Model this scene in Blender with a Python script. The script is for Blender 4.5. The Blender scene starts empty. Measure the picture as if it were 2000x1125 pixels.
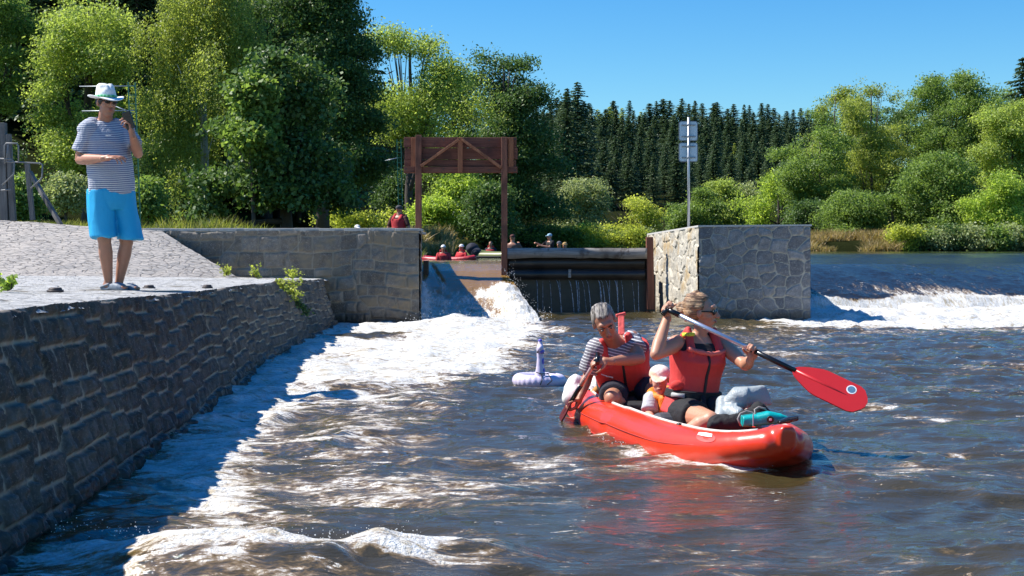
import bpy, bmesh, math, random
import numpy as np
from mathutils import Vector, Matrix, Euler, Quaternion

# ------------------------------------------------------------------ camera, world, sun
SC = bpy.context.scene
COL = SC.collection
FPX, HORIZ, EYE = 2600.0, 485.0, 1.25
cam_d = bpy.data.cameras.new('camera'); cam = bpy.data.objects.new('camera', cam_d); COL.objects.link(cam)
cam.location = (0, 0, EYE); cam.rotation_euler = (math.radians(90), 0, 0)
cam_d.sensor_width = 36; cam_d.lens = 36 * FPX / 2000; cam_d.shift_y = -(562.5 - HORIZ) / 2000
cam_d.clip_start = 0.1; cam_d.clip_end = 3000
SC.camera = cam

SUN_V = Vector((-0.88, 0.15, 1.08)).normalized()            # towards the sun
ELEV = math.asin(SUN_V.z); AZ = math.atan2(SUN_V.x, SUN_V.y)
W = bpy.data.worlds.new('World'); SC.world = W; W.use_nodes = True
wn = W.node_tree.nodes; wl = W.node_tree.links
sky = wn.new('ShaderNodeTexSky'); sky.sky_type = 'NISHITA'; sky.sun_disc = False
sky.sun_elevation = ELEV; sky.sun_rotation = AZ
sky.air_density = 1.3; sky.dust_density = 0.15; sky.ozone_density = 3.0; sky.altitude = 500
hsv = wn.new('ShaderNodeHueSaturation'); hsv.inputs['Saturation'].default_value = 1.45
tint = wn.new('ShaderNodeMix'); tint.data_type = 'RGBA'; tint.blend_type = 'MULTIPLY'; tint.inputs[0].default_value = 1; tint.inputs[7].default_value = (.56, .83, 1.03, 1)
wl.new(sky.outputs[0], hsv.inputs['Color']); wl.new(hsv.outputs[0], tint.inputs[6]); wl.new(tint.outputs[2], wn['Background'].inputs[0])
wn['Background'].inputs[1].default_value = 0.095
sd = bpy.data.lights.new('sun', 'SUN'); so = bpy.data.objects.new('sun', sd); COL.objects.link(so)
sd.energy = 5.0; sd.angle = math.radians(0.5); sd.color = (1.0, 0.955, 0.87)
so.rotation_euler = SUN_V.to_track_quat('Z', 'Y').to_euler()
SC.view_settings.view_transform = 'Standard'; SC.view_settings.look = 'None'
SC.view_settings.exposure = 0.70; SC.view_settings.gamma = 1.0
try:
    SC.cycles.max_bounces = 6; SC.cycles.transparent_max_bounces = 8; SC.cycles.caustics_reflective = False
    SC.cycles.caustics_refractive = False; SC.cycles.use_denoising = True
except Exception: pass

# ------------------------------------------------------------------ helpers
def P(px, py, Y):
    """point of the place seen at photo pixel (px, py) and standing Y metres off"""
    return Vector(((px - 1000) / FPX * Y, Y, EYE - (py - HORIZ) / FPX * Y))

def _h(ix, iy, iz, seed):
    n = (ix.astype(np.int64) * 374761393 + iy.astype(np.int64) * 668265263 + iz.astype(np.int64) * 2147483647 + seed * 974711) & 0xffffffff
    n = ((n ^ (n >> 13)) * 1274126177) & 0xffffffff
    n = (n ^ (n >> 16)) & 0xffffffff
    n = (n * 2246822519) & 0xffffffff
    n = n ^ (n >> 15)
    return n / 4294967295.0

def vn2(x, y, seed=0):
    x = np.asarray(x, float); y = np.asarray(y, float)
    ix = np.floor(x); iy = np.floor(y); fx = x - ix; fy = y - iy
    fx = fx*fx*fx*(fx*(fx*6-15)+10); fy = fy*fy*fy*(fy*(fy*6-15)+10)
    z = np.zeros_like(ix)
    a = _h(ix, iy, z, seed); b = _h(ix+1, iy, z, seed); c = _h(ix, iy+1, z, seed); d = _h(ix+1, iy+1, z, seed)
    return ((a*(1-fx)+b*fx)*(1-fy) + (c*(1-fx)+d*fx)*fy)*2-1

def vn3(p, s, seed=0):
    q = p * s; i = np.floor(q); f = q - i; f = f*f*(3-2*f)
    r = 0
    for dx in (0, 1):
        for dy in (0, 1):
            for dz in (0, 1):
                w = (f[:,0] if dx else 1-f[:,0])*(f[:,1] if dy else 1-f[:,1])*(f[:,2] if dz else 1-f[:,2])
                r = r + w*_h(i[:,0]+dx, i[:,1]+dy, i[:,2]+dz, seed)
    return r*2-1

def fbm(x, y, o=4, seed=0, gain=.5, lac=2.03):
    r = 0; a = 1; t = 0
    for k in range(o):
        r = r + a*vn2(x + 17.3*k, y - 9.1*k, seed + k); t += a
        a *= gain; x = x*lac; y = y*lac
    return r/t

def sstep(a, b, x):
    t = np.clip((x-a)/(b-a), 0, 1); return t*t*(3-2*t)

def mesh_np(name, V, F, attrs=None, smooth=True):
    V = np.asarray(V, np.float32); F = np.asarray(F, np.int32); k = F.shape[1]
    m = bpy.data.meshes.new(name)
    m.vertices.add(len(V)); m.vertices.foreach_set('co', V.ravel())
    m.loops.add(F.size); m.loops.foreach_set('vertex_index', F.ravel())
    m.polygons.add(len(F)); m.polygons.foreach_set('loop_start', np.arange(0, F.size, k, dtype=np.int32))
    m.polygons.foreach_set('loop_total', np.full(len(F), k, np.int32))
    if smooth: m.polygons.foreach_set('use_smooth', np.ones(len(F), bool))
    m.update(calc_edges=True)
    for n, a in (attrs or {}).items():
        at = m.attributes.new(n, 'FLOAT', 'POINT'); at.data.foreach_set('value', np.asarray(a, np.float32).ravel())
    return m

def grid_faces(nr, nc):
    i = np.arange(nr*nc).reshape(nr, nc)
    return np.stack([i[:-1,:-1], i[:-1,1:], i[1:,1:], i[1:,:-1]], -1).reshape(-1, 4)

def link(name, me, mat=None, parent=None):
    o = bpy.data.objects.new(name, me); COL.objects.link(o)
    if mat is not None:
        if len(me.materials) == 0: me.materials.append(mat)
        else: me.materials[0] = mat
    if parent is not None: o.parent = parent
    return o

def thing(name, label, cat, loc=(0,0,0), group=None):
    o = bpy.data.objects.new(name, None); COL.objects.link(o); o.location = loc
    o.empty_display_size = .1
    o['label'] = label; o['category'] = cat
    if group: o['group'] = group
    return o

def tag(o, label, cat, group=None, kind=None):
    o['label'] = label; o['category'] = cat
    if group: o['group'] = group
    if kind: o['kind'] = kind
    return o

def struct(o): o['kind'] = 'structure'; return o

def kid(name, me, mat, parent, label=None):
    """a part whose mesh is written in world coordinates"""
    o = link(name, me, mat, parent)
    M = Matrix.Identity(4); q = parent; off = Vector((0,0,0))
    while q is not None: off += q.location; q = q.parent
    o.location = -off
    if label: o['label'] = label
    return o

class MB:
    """collects simple solids into one mesh"""
    def __init__(s): s.bm = bmesh.new()
    def box(s, c, size, rot=None, bev=0.0):
        t = bmesh.new(); bmesh.ops.create_cube(t, size=1)
        for v in t.verts: v.co = Vector((v.co.x*size[0], v.co.y*size[1], v.co.z*size[2]))
        if bev: bmesh.ops.bevel(t, geom=t.edges[:], offset=bev, segments=2, affect='EDGES', profile=.6)
        R = rot if rot is not None else Matrix.Identity(3)
        for v in t.verts: v.co = R @ v.co + Vector(c)
        s._add(t); return s
    def bar(s, a, b, w, h, bev=0.0, up=(0,0,1)):
        a = Vector(a); b = Vector(b); d = (b-a); L = d.length; d.normalize()
        u = Vector(up); u = (u - d*u.dot(d))
        if u.length < 1e-4: u = Vector((1,0,0)) - d*d.x
        u.normalize(); v = d.cross(u)
        return s.box((a+b)/2, (L, w, h), Matrix((d, v, u)).transposed(), bev)
    def tube(s, pts, r, seg=8, cap=True):
        pts = [Vector(p) for p in pts]; n = len(pts)
        rs = r if hasattr(r, '__len__') else [r]*n
        t = bmesh.new(); rings = []; u = None
        for i, p in enumerate(pts):
            d = (pts[min(i+1,n-1)] - pts[max(i-1,0)]).normalized()
            if u is None:
                u = Vector((0,0,1)) if abs(d.z) < .9 else Vector((1,0,0))
            u = (u - d*u.dot(d)).normalized(); v = d.cross(u)
            rings.append([t.verts.new(p + (u*math.cos(a) + v*math.sin(a))*rs[i]) for a in [2*math.pi*k/seg for k in range(seg)]])
        for i in range(n-1):
            for k in range(seg):
                t.faces.new((rings[i][k], rings[i][(k+1)%seg], rings[i+1][(k+1)%seg], rings[i+1][k]))
        for f in t.faces: f.smooth = True
        if cap: t.faces.new(rings[0][::-1]); t.faces.new(rings[-1])
        s._add(t); return s
    def ball(s, c, r, rot=None, sub=2):
        t = bmesh.new(); bmesh.ops.create_icosphere(t, subdivisions=sub, radius=1)
        rr = r if hasattr(r, '__len__') else (r, r, r)
        R = rot if rot is not None else Matrix.Identity(3)
        for v in t.verts: v.co = R @ Vector((v.co.x*rr[0], v.co.y*rr[1], v.co.z*rr[2])) + Vector(c)
        for f in t.faces: f.smooth = True
        s._add(t); return s
    def prism(s, pts, n, th):
        """a flat outline given thickness th along n"""
        t = bmesh.new(); n = Vector(n).normalized()*th/2
        a = [t.verts.new(Vector(p)+n) for p in pts]; b = [t.verts.new(Vector(p)-n) for p in pts]
        t.faces.new(a); t.faces.new(b[::-1])
        for i in range(len(a)): t.faces.new((a[i], b[i], b[(i+1)%len(a)], a[(i+1)%len(a)]))
        s._add(t); return s
    def _add(s, t):
        bmesh.ops.recalc_face_normals(t, faces=t.faces[:])
        m = bpy.data.meshes.new('t'); t.to_mesh(m); t.free(); s.bm.from_mesh(m); bpy.data.meshes.remove(m)
    def mesh(s, name='m'):
        m = bpy.data.meshes.new(name); s.bm.to_mesh(m); s.bm.free(); return m
    def build(s, name, mat, parent=None, label=None):
        m = s.mesh(name)
        return kid(name, m, mat, parent, label) if parent is not None else link(name, m, mat)

# ------------------------------------------------------------------ material helpers
class NT:
    def __init__(s, name):
        s.m = bpy.data.materials.new(name); s.m.use_nodes = True; s.t = s.m.node_tree
        s.b = s.t.nodes['Principled BSDF']; s.out = s.t.nodes['Material Output']; s._tc = None
    def n(s, typ, **kw):
        x = s.t.nodes.new('ShaderNode'+typ)
        for k, v in kw.items(): setattr(x, k, v)
        return x
    def l(s, a, b): s.t.links.new(a, b)
    def set(s, sock, v):
        if isinstance(v, bpy.types.NodeSocket): s.l(v, sock)
        else: sock.default_value = v
    def tc(s, which='Object'):
        if s._tc is None: s._tc = s.n('TexCoord')
        return s._tc.outputs[which]
    def mapping(s, scale=(1,1,1), rot=(0,0,0), src=None):
        x = s.n('Mapping'); x.inputs['Scale'].default_value = scale; x.inputs['Rotation'].default_value = rot
        s.l(src or s.tc(), x.inputs['Vector']); return x.outputs[0]
    def noise(s, scale, detail=4, rough=.5, vec=None, dist=0):
        x = s.n('TexNoise'); x.inputs['Scale'].default_value = scale; x.inputs['Detail'].default_value = detail
        x.inputs['Roughness'].default_value = rough; x.inputs['Distortion'].default_value = dist
        s.l(vec or s.tc(), x.inputs['Vector']); return x.outputs['Fac']
    def vor(s, scale, feat='F1', vec=None, out='Distance', rand=1):
        x = s.n('TexVoronoi'); x.feature = feat; x.inputs['Scale'].default_value = scale; x.inputs['Randomness'].default_value = rand
        s.l(vec or s.tc(), x.inputs['Vector']); return x.outputs[out]
    def attr(s, name, out='Fac'):
        x = s.n('Attribute'); x.attribute_name = name; return x.outputs[out]
    def math(s, op, a, b=0.0, c=None, clamp=False):
        x = s.n('Math', operation=op); x.use_clamp = clamp; s.set(x.inputs[0], a); s.set(x.inputs[1], b)
        if c is not None: s.set(x.inputs[2], c)
        return x.outputs[0]
    def ss(s, v, a, b, lo=0.0, hi=1.0):
        x = s.n('MapRange', interpolation_type='SMOOTHSTEP'); s.set(x.inputs[0], v)
        for i, k in enumerate((a, b, lo, hi)): s.set(x.inputs[i+1], k)
        return x.outputs[0]
    def mix(s, f, a, b, blend='MIX'):
        x = s.n('Mix', data_type='RGBA', blend_type=blend); s.set(x.inputs[0], f)
        for i, c in ((6, a), (7, b)):
            if isinstance(c, bpy.types.NodeSocket): s.l(c, x.inputs[i])
            else: x.inputs[i].default_value = (c[0], c[1], c[2], 1)
        return x.outputs[2]
    def ramp(s, f, stops):
        x = s.n('ValToRGB'); e = x.color_ramp.elements
        while len(e) < len(stops): e.new(.5)
        for i, (p, c) in enumerate(stops): e[i].position = p; e[i].color = (c[0], c[1], c[2], 1)
        s.l(f, x.inputs[0]); return x.outputs[0]
    def bump(s, h, strength=.5, dist=.01, nrm=None):
        x = s.n('Bump'); x.inputs['Strength'].default_value = strength; x.inputs['Distance'].default_value = dist
        s.l(h, x.inputs['Height'])
        if nrm is not None: s.l(nrm, x.inputs['Normal'])
        return x.outputs[0]
    def fin(s, color=None, rough=None, normal=None, **kw):
        b = s.b.inputs
        if color is not None: s.set(b['Base Color'], (*color, 1) if isinstance(color, tuple) else color)
        if rough is not None: s.set(b['Roughness'], rough)
        if normal is not None: s.l(normal, b['Normal'])
        for k, v in kw.items(): s.set(b[k.replace('_', ' ')], v)
        return s.m

def M_plain(name, col, rough=.5, var=.12, scale=20, bump=.15, metal=0.0, bd=.004, **kw):
    t = NT(name); n = t.noise(scale, 5, .6)
    c = t.mix(n, tuple(x*(1-var) for x in col), tuple(min(1, x*(1+var)) for x in col))
    return t.fin(c, rough, t.bump(n, bump, bd), Metallic=metal, **kw)

def M_wood(name, c1, c2, axis='x', rough=.75, worn=None):
    t = NT(name)
    sc = {'x': (1.5, 22, 22), 'z': (22, 22, 1.5), 'y': (22, 1.5, 22)}[axis]
    v = t.mapping(sc); n = t.noise(1.0, 6, .65, v, .6); n2 = t.noise(2.5, 3)
    c = t.mix(t.ss(n, .35, .68), c1, c2)
    c = t.mix(t.ss(n2, .5, .75), c, tuple(x*.6 for x in c1))
    if worn: c = t.mix(t.ss(t.noise(5, 6, .7), .54, .64), c, worn)
    return t.fin(c, rough, t.bump(n, .5, .006))

def M_leaf(name, dark, light, trans=.45, yellow=None):
    t = NT(name); a = t.attr('v')
    c = t.mix(a, dark, light)
    if yellow: c = t.mix(t.ss(a, .85, 1.0), c, yellow)
    d = t.n('BsdfPrincipled'); d.inputs['Roughness'].default_value = .5
    d.inputs['Specular IOR Level'].default_value = .35
    t.l(c, d.inputs['Base Color'])
    tr = t.n('BsdfTranslucent'); c2 = t.mix(.5, c, (1.0, 1.0, .25), 'MULTIPLY')
    hs = t.n('HueSaturation'); hs.inputs['Value'].default_value = 1.6; t.l(c2, hs.inputs['Color']); t.l(hs.outputs[0], tr.inputs[0])
    mx = t.n('MixShader'); mx.inputs[0].default_value = trans
    t.l(d.outputs[0], mx.inputs[1]); t.l(tr.outputs[0], mx.inputs[2]); t.l(mx.outputs[0], t.out.inputs[0])
    t.t.nodes.remove(t.b)
    return t.m

# ------------------------------------------------------------------ water
def M_water(name, brown, streak=(1, 1, 1), bump=.32, foam_white=.80, spec=.8, ior=1.56):
    t = NT(name)
    f = t.attr('foam')
    v = t.mapping(streak)
    n1 = t.noise(3.2, 9, .68, v, .9)              # lacy patches
    n2 = t.noise(16, 6, .7, v, .5)                # fine froth
    r = t.math('ABSOLUTE', t.math('SUBTRACT', t.noise(5.5, 5, .6, v, 1.6), .5))
    lace = t.math('SUBTRACT', .5, t.math('MULTIPLY', r, 4.0))      # bright filaments
    s = t.math('ADD', t.math('MULTIPLY', n1, 1.15), t.math('MULTIPLY', n2, .55))
    s = t.math('ADD', s, t.math('MULTIPLY', lace, .20))
    spk = t.ss(t.noise(9, 5, .72, t.mapping((.75, 2.3, 1)), .5), .575, .68)
    s = t.math('ADD', s, t.math('MULTIPLY', spk, t.ss(t.noise(1.3, 4, .6), .42, .66, .0, .50)))
    s = t.math('ADD', s, t.math('MULTIPLY', f, 1.0))
    white = t.ss(s, 1.26, 1.46)
    thin = t.ss(s, 1.12, 1.42)
    body = t.mix(t.noise(.8, 3), brown, tuple(x*1.5 for x in brown))
    gold = (.36, .22, .075)
    c = t.mix(t.math('MULTIPLY', thin, .75), body, gold)
    fs = t.noise(7, 6, .7, v, 1.2)
    fcol = t.mix(t.ss(fs, .46, .66), (foam_white, foam_white, foam_white*.98), (.50, .42, .29))
    fcol = t.mix(t.ss(t.noise(34, 4, .7, v), .35, .6), t.mix(1.0, fcol, (.66, .64, .60), 'MULTIPLY'), fcol)
    c = t.mix(white, c, fcol)
    rip = t.noise(7.5, 5, .58, t.mapping((.8, 1.9, 1)), .8)
    rip2 = t.noise(46, 3, .6, t.mapping((1.0, 1.5, 1)))
    h = t.math('ADD', t.math('MULTIPLY', rip, 1.0), t.math('MULTIPLY', rip2, .10))
    nb = t.bump(h, bump, .05)
    fb = t.bump(t.math('ADD', n2, t.noise(60, 3, .6)), .9, .02, nb)
    mixn = t.n('Mix', data_type='VECTOR'); t.l(white, mixn.inputs[0]); t.l(nb, mixn.inputs[4]); t.l(fb, mixn.inputs[5])
    return t.fin(c, t.ss(white, 0, 1, .05, .75), mixn.outputs[1], IOR=ior, Specular_IOR_Level=spec)

M = {}
M['water'] = M_water('river_water', (.042, .034, .014), (.8, 1.9, 1))
M['water_up'] = M_water('calm_water', (.02, .03, .022), bump=.12)
M['water_slide'] = M_water('sliding_water', (.19, .105, .026), (2.5, .6, 1), bump=.35)
M['water_weir'] = M_water('weir_water', (.013, .015, .019), (2.6, .5, .5), bump=.40, foam_white=.74, spec=.16, ior=1.33)

def foam_plan(X, Y):
    """how much froth lies where on the lower pool, 0..1"""
    f = np.full_like(X, .125)
    f += .17*sstep(-.1, .55, fbm(X*.33, Y*.5, 3, 5)) + .10*sstep(.0, .5, fbm(X*.7+4, Y*1.5, 3, 6))*sstep(12, 8, Y) + .10*fbm(X*.9, Y*2.2, 3, 9)
    xr = np.interp(Y, [6.5, 8, 9, 10, 11, 12.5, 14, 17, 20, 22, 23.5, 24.5], [-1.2, -.55, -.5, -.55, -.45, -.35, -.2, .15, .65, .45, .35, .0])
    amp = np.interp(Y, [6, 7, 8.5, 10, 11.3, 13, 20, 22.3, 24], [0, .05, .19, .22, .28, .40, .50, .64, .6])
    xl = np.interp(Y, [6, 8, 12, 30], [-1.75, -1.95, -3.2, -3.2])
    w = .12 + .02*Y
    band = sstep(-w, w*1.2, xr - X + .35*fbm(X*.8, Y*.7, 3, 21)*.8)*sstep(-.2, .25, X - xl)
    f += band*amp
    f += .10*np.exp(-((X+.55)/1.3)**2 - ((Y-17.2)/2.4)**2)
    # open dark water under the cross wall
    f += .16*sstep(5.5, 8, Y)*sstep(14, 11, Y)*sstep(-1.5, -1.9, X)
    f -= .8*np.exp(-((X+2.0)/.55)**2 - ((Y-18.7)/.55)**2)
    # calm pool below the dark boards
    f -= .25*sstep(.6, 1.0, X)*sstep(20, 22, Y)*sstep(3.3, 2.8, X)
    # weir outflow, white and broad
    wl_ = np.interp(X, [3, 5, 8, 12, 20], [21.6, 21.0, 20.9, 20.8, 20.5])
    f += .58*sstep(-.7, .9, Y - wl_ + .5*fbm(X*.5, Y, 3, 41))*sstep(3.6, 5.2, X)
    f += .22*sstep(17.5, 20.5, Y)*sstep(3, 6, X)
    # curling wave in the foreground
    yr = 5.32 + .10*np.sin(X*2.4+.6)
    f += .42*np.exp(-((Y-yr-.02)/.16)**2)*(1+.5*fbm(X*3, Y*6, 3, 19))*sstep(-2.0, -1.45, X)*sstep(.1, -.45, X)
    f += .16*np.exp(-((Y-yr+.35)/.25)**2)*sstep(-2.0, -1.3, X)*sstep(-.2, -.6, X)
    f += .34*np.exp(-((X+1.42+.28*(Y-6.4))/.18)**2 - ((Y-6.6)/1.0)**2)
    f += .30*np.exp(-((X+1.9)/.25)**2 - ((Y-5.35)/.2)**2)
    # froth along the raft
    for (cx, cy) in ((.6, 8.75), (.75, 8.0), (.95, 7.68), (1.15, 7.5), (1.3, 7.42), (.45, 9.6)):
        f += .34*np.exp(-((X-cx)/.13)**2 - ((Y-cy)/.12)**2)
    # patch streaks in front of the raft and to the right
    for (px, py, sx, sy, a) in ((820, 960, .5, .25, .22), (950, 905, .7, .3, .16), (1700, 800, .4, .25, .2), (1650, 920, .5, .2, .12),
                                (1560, 700, .6, .4, .2), (1900, 760, .8, .4, .10), (1300, 955, .3, .2, .06), (1800, 930, .4, .2, .14)):
        Yc = 3250/(py-485); Xc = (px-1000)/FPX*Yc
        f += a*np.exp(-((X-Xc)/sx)**2 - ((Y-Yc)/sy)**2)
    return np.clip(f, 0, 1.25)

def pool_height(X, Y, fm):
    amp = np.interp(Y, [3, 8, 14, 24, 30], [.85, 1.0, 1.35, 1.5, 1.4])
    wx = X + .25*fbm(X*.8, Y*.8, 2, 77); wy = Y + .3*fbm(X*.7+5, Y*.7, 2, 78)
    a = fbm(wx*.9, wy*2.1, 3, 11)
    rdg = 1 - np.abs(fbm(wx*1.5+3, wy*3.4, 3, 15))*2.2
    z = .046*a + .034*rdg + .006*fbm(wx*4.4, wy*8, 2, 31)
    calm = 1 - .78*np.exp(-((X-.9)/.75)**2 - ((Y-6.4)/1.15)**2)
    z = z*amp*calm
    z += fm*fm*(.040*fbm(X*2.2, Y*2.6, 4, 51) + .012*fbm(X*11, Y*11, 3, 52))*np.clip(Y/10, .8, 2.0)
    yr = 5.32 + .10*np.sin(X*2.4+.6) + .03*fbm(X*5, Y*0+2, 2, 61)
    ridge = np.exp(-(np.where(Y > yr, (Y-yr)/.14, (Y-yr)/.26))**2)*sstep(-2.1, -1.4, X)*sstep(.35, -.6, X)
    z += .105*ridge*(1 + .35*fbm(X*4, Y*4, 3, 62))
    z += .05*np.exp(-((X+2.2)/.5)**2 - ((Y-13.9)/.9)**2)
    # boil below the sluice
    z += .13*np.exp(-((X+.6)/1.0)**2 - ((Y-21.2)/.8)**2)*(1+.6*fbm(X*2, Y*2, 3, 63))
    z += .05*sstep(4.4, 5.6, X)*sstep(22.5, 25.5, Y)*(1+.8*fbm(X*1.3, Y*1.3, 4, 64))
    return z

def build_pool():
    rows = np.geomspace(2.6, 31, 640); u = np.linspace(-.62, .80, 860)
    Y, U = np.meshgrid(rows, u, indexing='ij'); X = U*Y
    fm = foam_plan(X, Y); Z = pool_height(X, Y, np.clip(fm, 0, 1))
    Z = Z - .35*sstep(24.0, 25.6, Y)*sstep(2.8, 1.5, X)*0
    me = mesh_np('water', np.stack([X, Y, Z], -1).reshape(-1, 3), grid_faces(*X.shape), {'foam': fm})
    return struct(link('water', me, M['water']))
build_pool()

def build_slide():
    """the tongue of water through the open sluice"""
    nv, nu = 260, 150
    v = np.linspace(0, 1, nv); u = np.linspace(0, 1, nu)
    V_, U_ = np.meshgrid(v, u, indexing='ij')
    Yp = np.interp(V_, [0, .15, .3, .42, .52, .62, .8, 1], [28.2, 26.6, 25.7, 25.15, 24.75, 24.2, 22.9, 21.3])
    Zp = np.interp(V_, [0, .15, .3, .42, .52, .62, .8, 1], [1.0, .995, .955, .83, .66, .48, .20, -.05])
    k = np.ones(9)/9
    for _ in range(2):
        Zs = np.apply_along_axis(lambda c: np.convolve(np.pad(c, 4, 'edge'), k, 'valid'), 0, Zp); Zp = Zs
    xl = np.interp(Yp, [21.3, 23, 25, 26, 28.2], [-1.62, -1.66, -1.74, -1.76, -1.95]); xr = np.interp(Yp, [21.3, 22.3, 23.5, 24.7, 25.2, 28.2], [.50, .42, .22, .02, -.18, -.18])
    X = xl + (xr-xl)*U_; Y = Yp.copy(); Z = Zp.copy()
    low = sstep(.50, .66, V_)
    side = np.exp(-((U_-.86)/.13)**2)*low*sstep(1.0, .85, V_)
    lside = np.exp(-((U_-.03)/.07)**2)*sstep(.42, .6, V_)
    Z += low*(.045*fbm(X*3.0, Y*2.2, 4, 81) + .02*fbm(X*9, Y*5, 3, 82)) - .10*low*np.exp(-((U_-.42)/.3)**2)
    Z += side*(.15 + .10*fbm(X*4, Y*4, 4, 83)) + .07*lside
    Z += .012*(1-low)*fbm(X*5, Y*.8, 3, 84) - .10*np.exp(-((U_-.12-(V_-.3)*.55)/.035)**2)*sstep(.2, .34, V_)*sstep(.62, .5, V_)*.5
    fm = .03 + .36*low + side*.40 + .45*lside + .5*sstep(.86, .97, V_) + .45*np.exp(-((U_-.13-(V_-.3)*.55)/.03)**2)*sstep(.28, .36, V_)*sstep(.62, .5, V_)
    fm += .20*low*sstep(.1, .6, fbm(X*2, Y*1.2, 3, 85))
    me = mesh_np('water', np.stack([X, Y, Z], -1).reshape(-1, 3), grid_faces(nv, nu), {'foam': np.clip(fm, 0, 1.3)})
    return struct(link('water', me, M['water_slide']))
build_slide()

def crest_y(X): return 30.0 + (X-5.1)*.42
def build_weir():
    nv, nu = 230, 620
    V_, U_ = np.meshgrid(np.linspace(0, 1, nv), np.linspace(0, 1, nu), indexing='ij')
    X = 5.12 + 21*U_**1.1
    yc = crest_y(X); yf = 25.6 + (X-5.1)*.20
    t = np.interp(V_, [0, .12, 1], [-.5, 0, 1])
    Y = yc + (yf-yc)*t
    Z = np.interp(t, [-.5, -.1, .0, .12, .3, .55, .72, .8, .9, 1.0], [1.115, 1.105, 1.085, 1.03, .90, .64, .44, .34, .24, -.06])
    st = fbm(X*1.3 + Y*.35, Y*.35, 4, 91)
    rough = sstep(.25, .6, t)
    Z += .025*st*rough + .02*rough*fbm(X*4, Y*3, 3, 92) + .05*sstep(.72, .86, t)*(fbm(X*2.5, Y*2.5, 4, 93)+.1)
    edge = .885 + .03*fbm(X*.7, Y*0, 3, 94)
    fm = .02 + .60*sstep(edge-.05, edge+.04, t) + .40*sstep(.55, .85, t)*sstep(-.15, .35, fbm(X*1.1+Y*.55, Y*.10, 3, 95))
    fm += .05*sstep(.40, .7, t)
    me = mesh_np('water', np.stack([X, Y, Z], -1).reshape(-1, 3), grid_faces(nv, nu), {'foam': np.clip(fm, 0, 1.2)})
    return struct(link('water', me, M['water_weir']))
build_weir()

def build_upstream():
    nr, nc = 140, 200
    V_, U_ = np.meshgrid(np.linspace(0, 1, nr)**1.5, np.linspace(0, 1, nc), indexing='ij')
    X = -30 + 120*U_
    front = np.where(X < -1.9, 23.6, np.where(X < 5.2, 27.0, crest_y(np.maximum(X, 5.1)) + 1.2))
    Y = front + (80-front)*V_
    Z = .985 + .115*sstep(1.0, 4.6, X) + .006*fbm(X*.8, Y*1.5, 3, 101)
    me = mesh_np('water', np.stack([X, Y, Z], -1).reshape(-1, 3), grid_faces(nr, nc), {'foam': np.full(X.size, .05)})
    return struct(link('water', me, M['water_up']))
build_upstream()

# spray: froth thrown up from crests, far too many drops to count
def build_spray():
    rng = np.random.default_rng(4)
    C = []; R = []
    def add(n, fn, r0, r1):
        for _ in range(n): C.append(fn()); R.append(rng.uniform(r0, r1))
    def ridge():
        X = rng.uniform(-1.85, -.35); return (X, 5.32+.10*math.sin(X*2.4+.6)+rng.normal(0, .05), .11+abs(rng.normal(0, .022)))
    add(260, ridge, .0010, .0026)
    def plume():
        s = rng.uniform(0, 1); return (-.12+.55*s+rng.normal(0, .08), 24.7-3.0*s+rng.normal(0, .1), .70*(1-s)**1.2+.12+abs(rng.normal(0, .07)))
    add(220, plume, .002, .006)
    def boil(): return (rng.uniform(-1.7, .7), rng.normal(21.2, .5), .10+abs(rng.normal(0, .07)))
    add(260, boil, .003, .007)
    def bow():
        s = rng.uniform(0, 1); return (.55+.9*s, 8.6-1.25*s**.6+rng.normal(0, .04), .03+abs(rng.normal(0, .015)))
    add(120, bow, .0012, .0035)
    t = bmesh.new(); bmesh.ops.create_icosphere(t, subdivisions=1, radius=1)
    bv = np.array([v.co[:] for v in t.verts]); bf = np.array([[v.index for v in f.verts] for f in t.faces]); t.free()
    C = np.array(C); R = np.array(R)
    V = (bv[None]*R[:, None, None]*rng.uniform(.7, 1.4, (len(C), 1, 3)) + C[:, None]).reshape(-1, 3)
    F = (bf[None] + (np.arange(len(C))*len(bv))[:, None, None]).reshape(-1, 3)
    o = link('water_spray', mesh_np('water_spray', V, F), M_plain('froth', (.85, .85, .83), .6))
    o['kind'] = 'stuff'
build_spray()
# ------------------------------------------------------------------ ground and hills
def bank_x(Y): return np.where(Y < 35, -4.3, -4.3 + (Y-35)*.17)
def ground_h(X, Y):
    z = np.full_like(X, .2)
    left = sstep(.6, -.8, X - bank_x(Y)) * sstep(22.3, 23.2, Y)
    z = -.6 + left*(2.05 + .02*np.clip(-X-5, 0, 20))
    far = sstep(66, 69, Y)
    z = np.maximum(z, -.6 + far*2.1)
    z += far*.015*np.clip(Y-80, 0, 120)
    z += np.clip((Y-190)/130, 0, 2.0)*12*sstep(-80, 0, X + 60)
    z += sstep(-9, -45, X)*sstep(45, 120, Y)*26
    z = z + 0*X
    z += np.clip(np.abs(fbm(X*.08, Y*.08, 3, 7))*.6, 0, 1)*(z > 1.2)
    return z
def M_ground():
    t = NT('bank_grass'); n = t.noise(.6, 6, .6); n2 = t.noise(7, 5, .7)
    c = t.mix(n, (.035, .06, .014), (.13, .13, .035)); c = t.mix(t.ss(n2, .45, .7), c, (.03, .05, .012))
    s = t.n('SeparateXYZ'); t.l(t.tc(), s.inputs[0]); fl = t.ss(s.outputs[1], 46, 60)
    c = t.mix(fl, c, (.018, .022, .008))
    return t.fin(c, .95, t.bump(n2, .6, .1), Specular_IOR_Level=.0)
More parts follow.
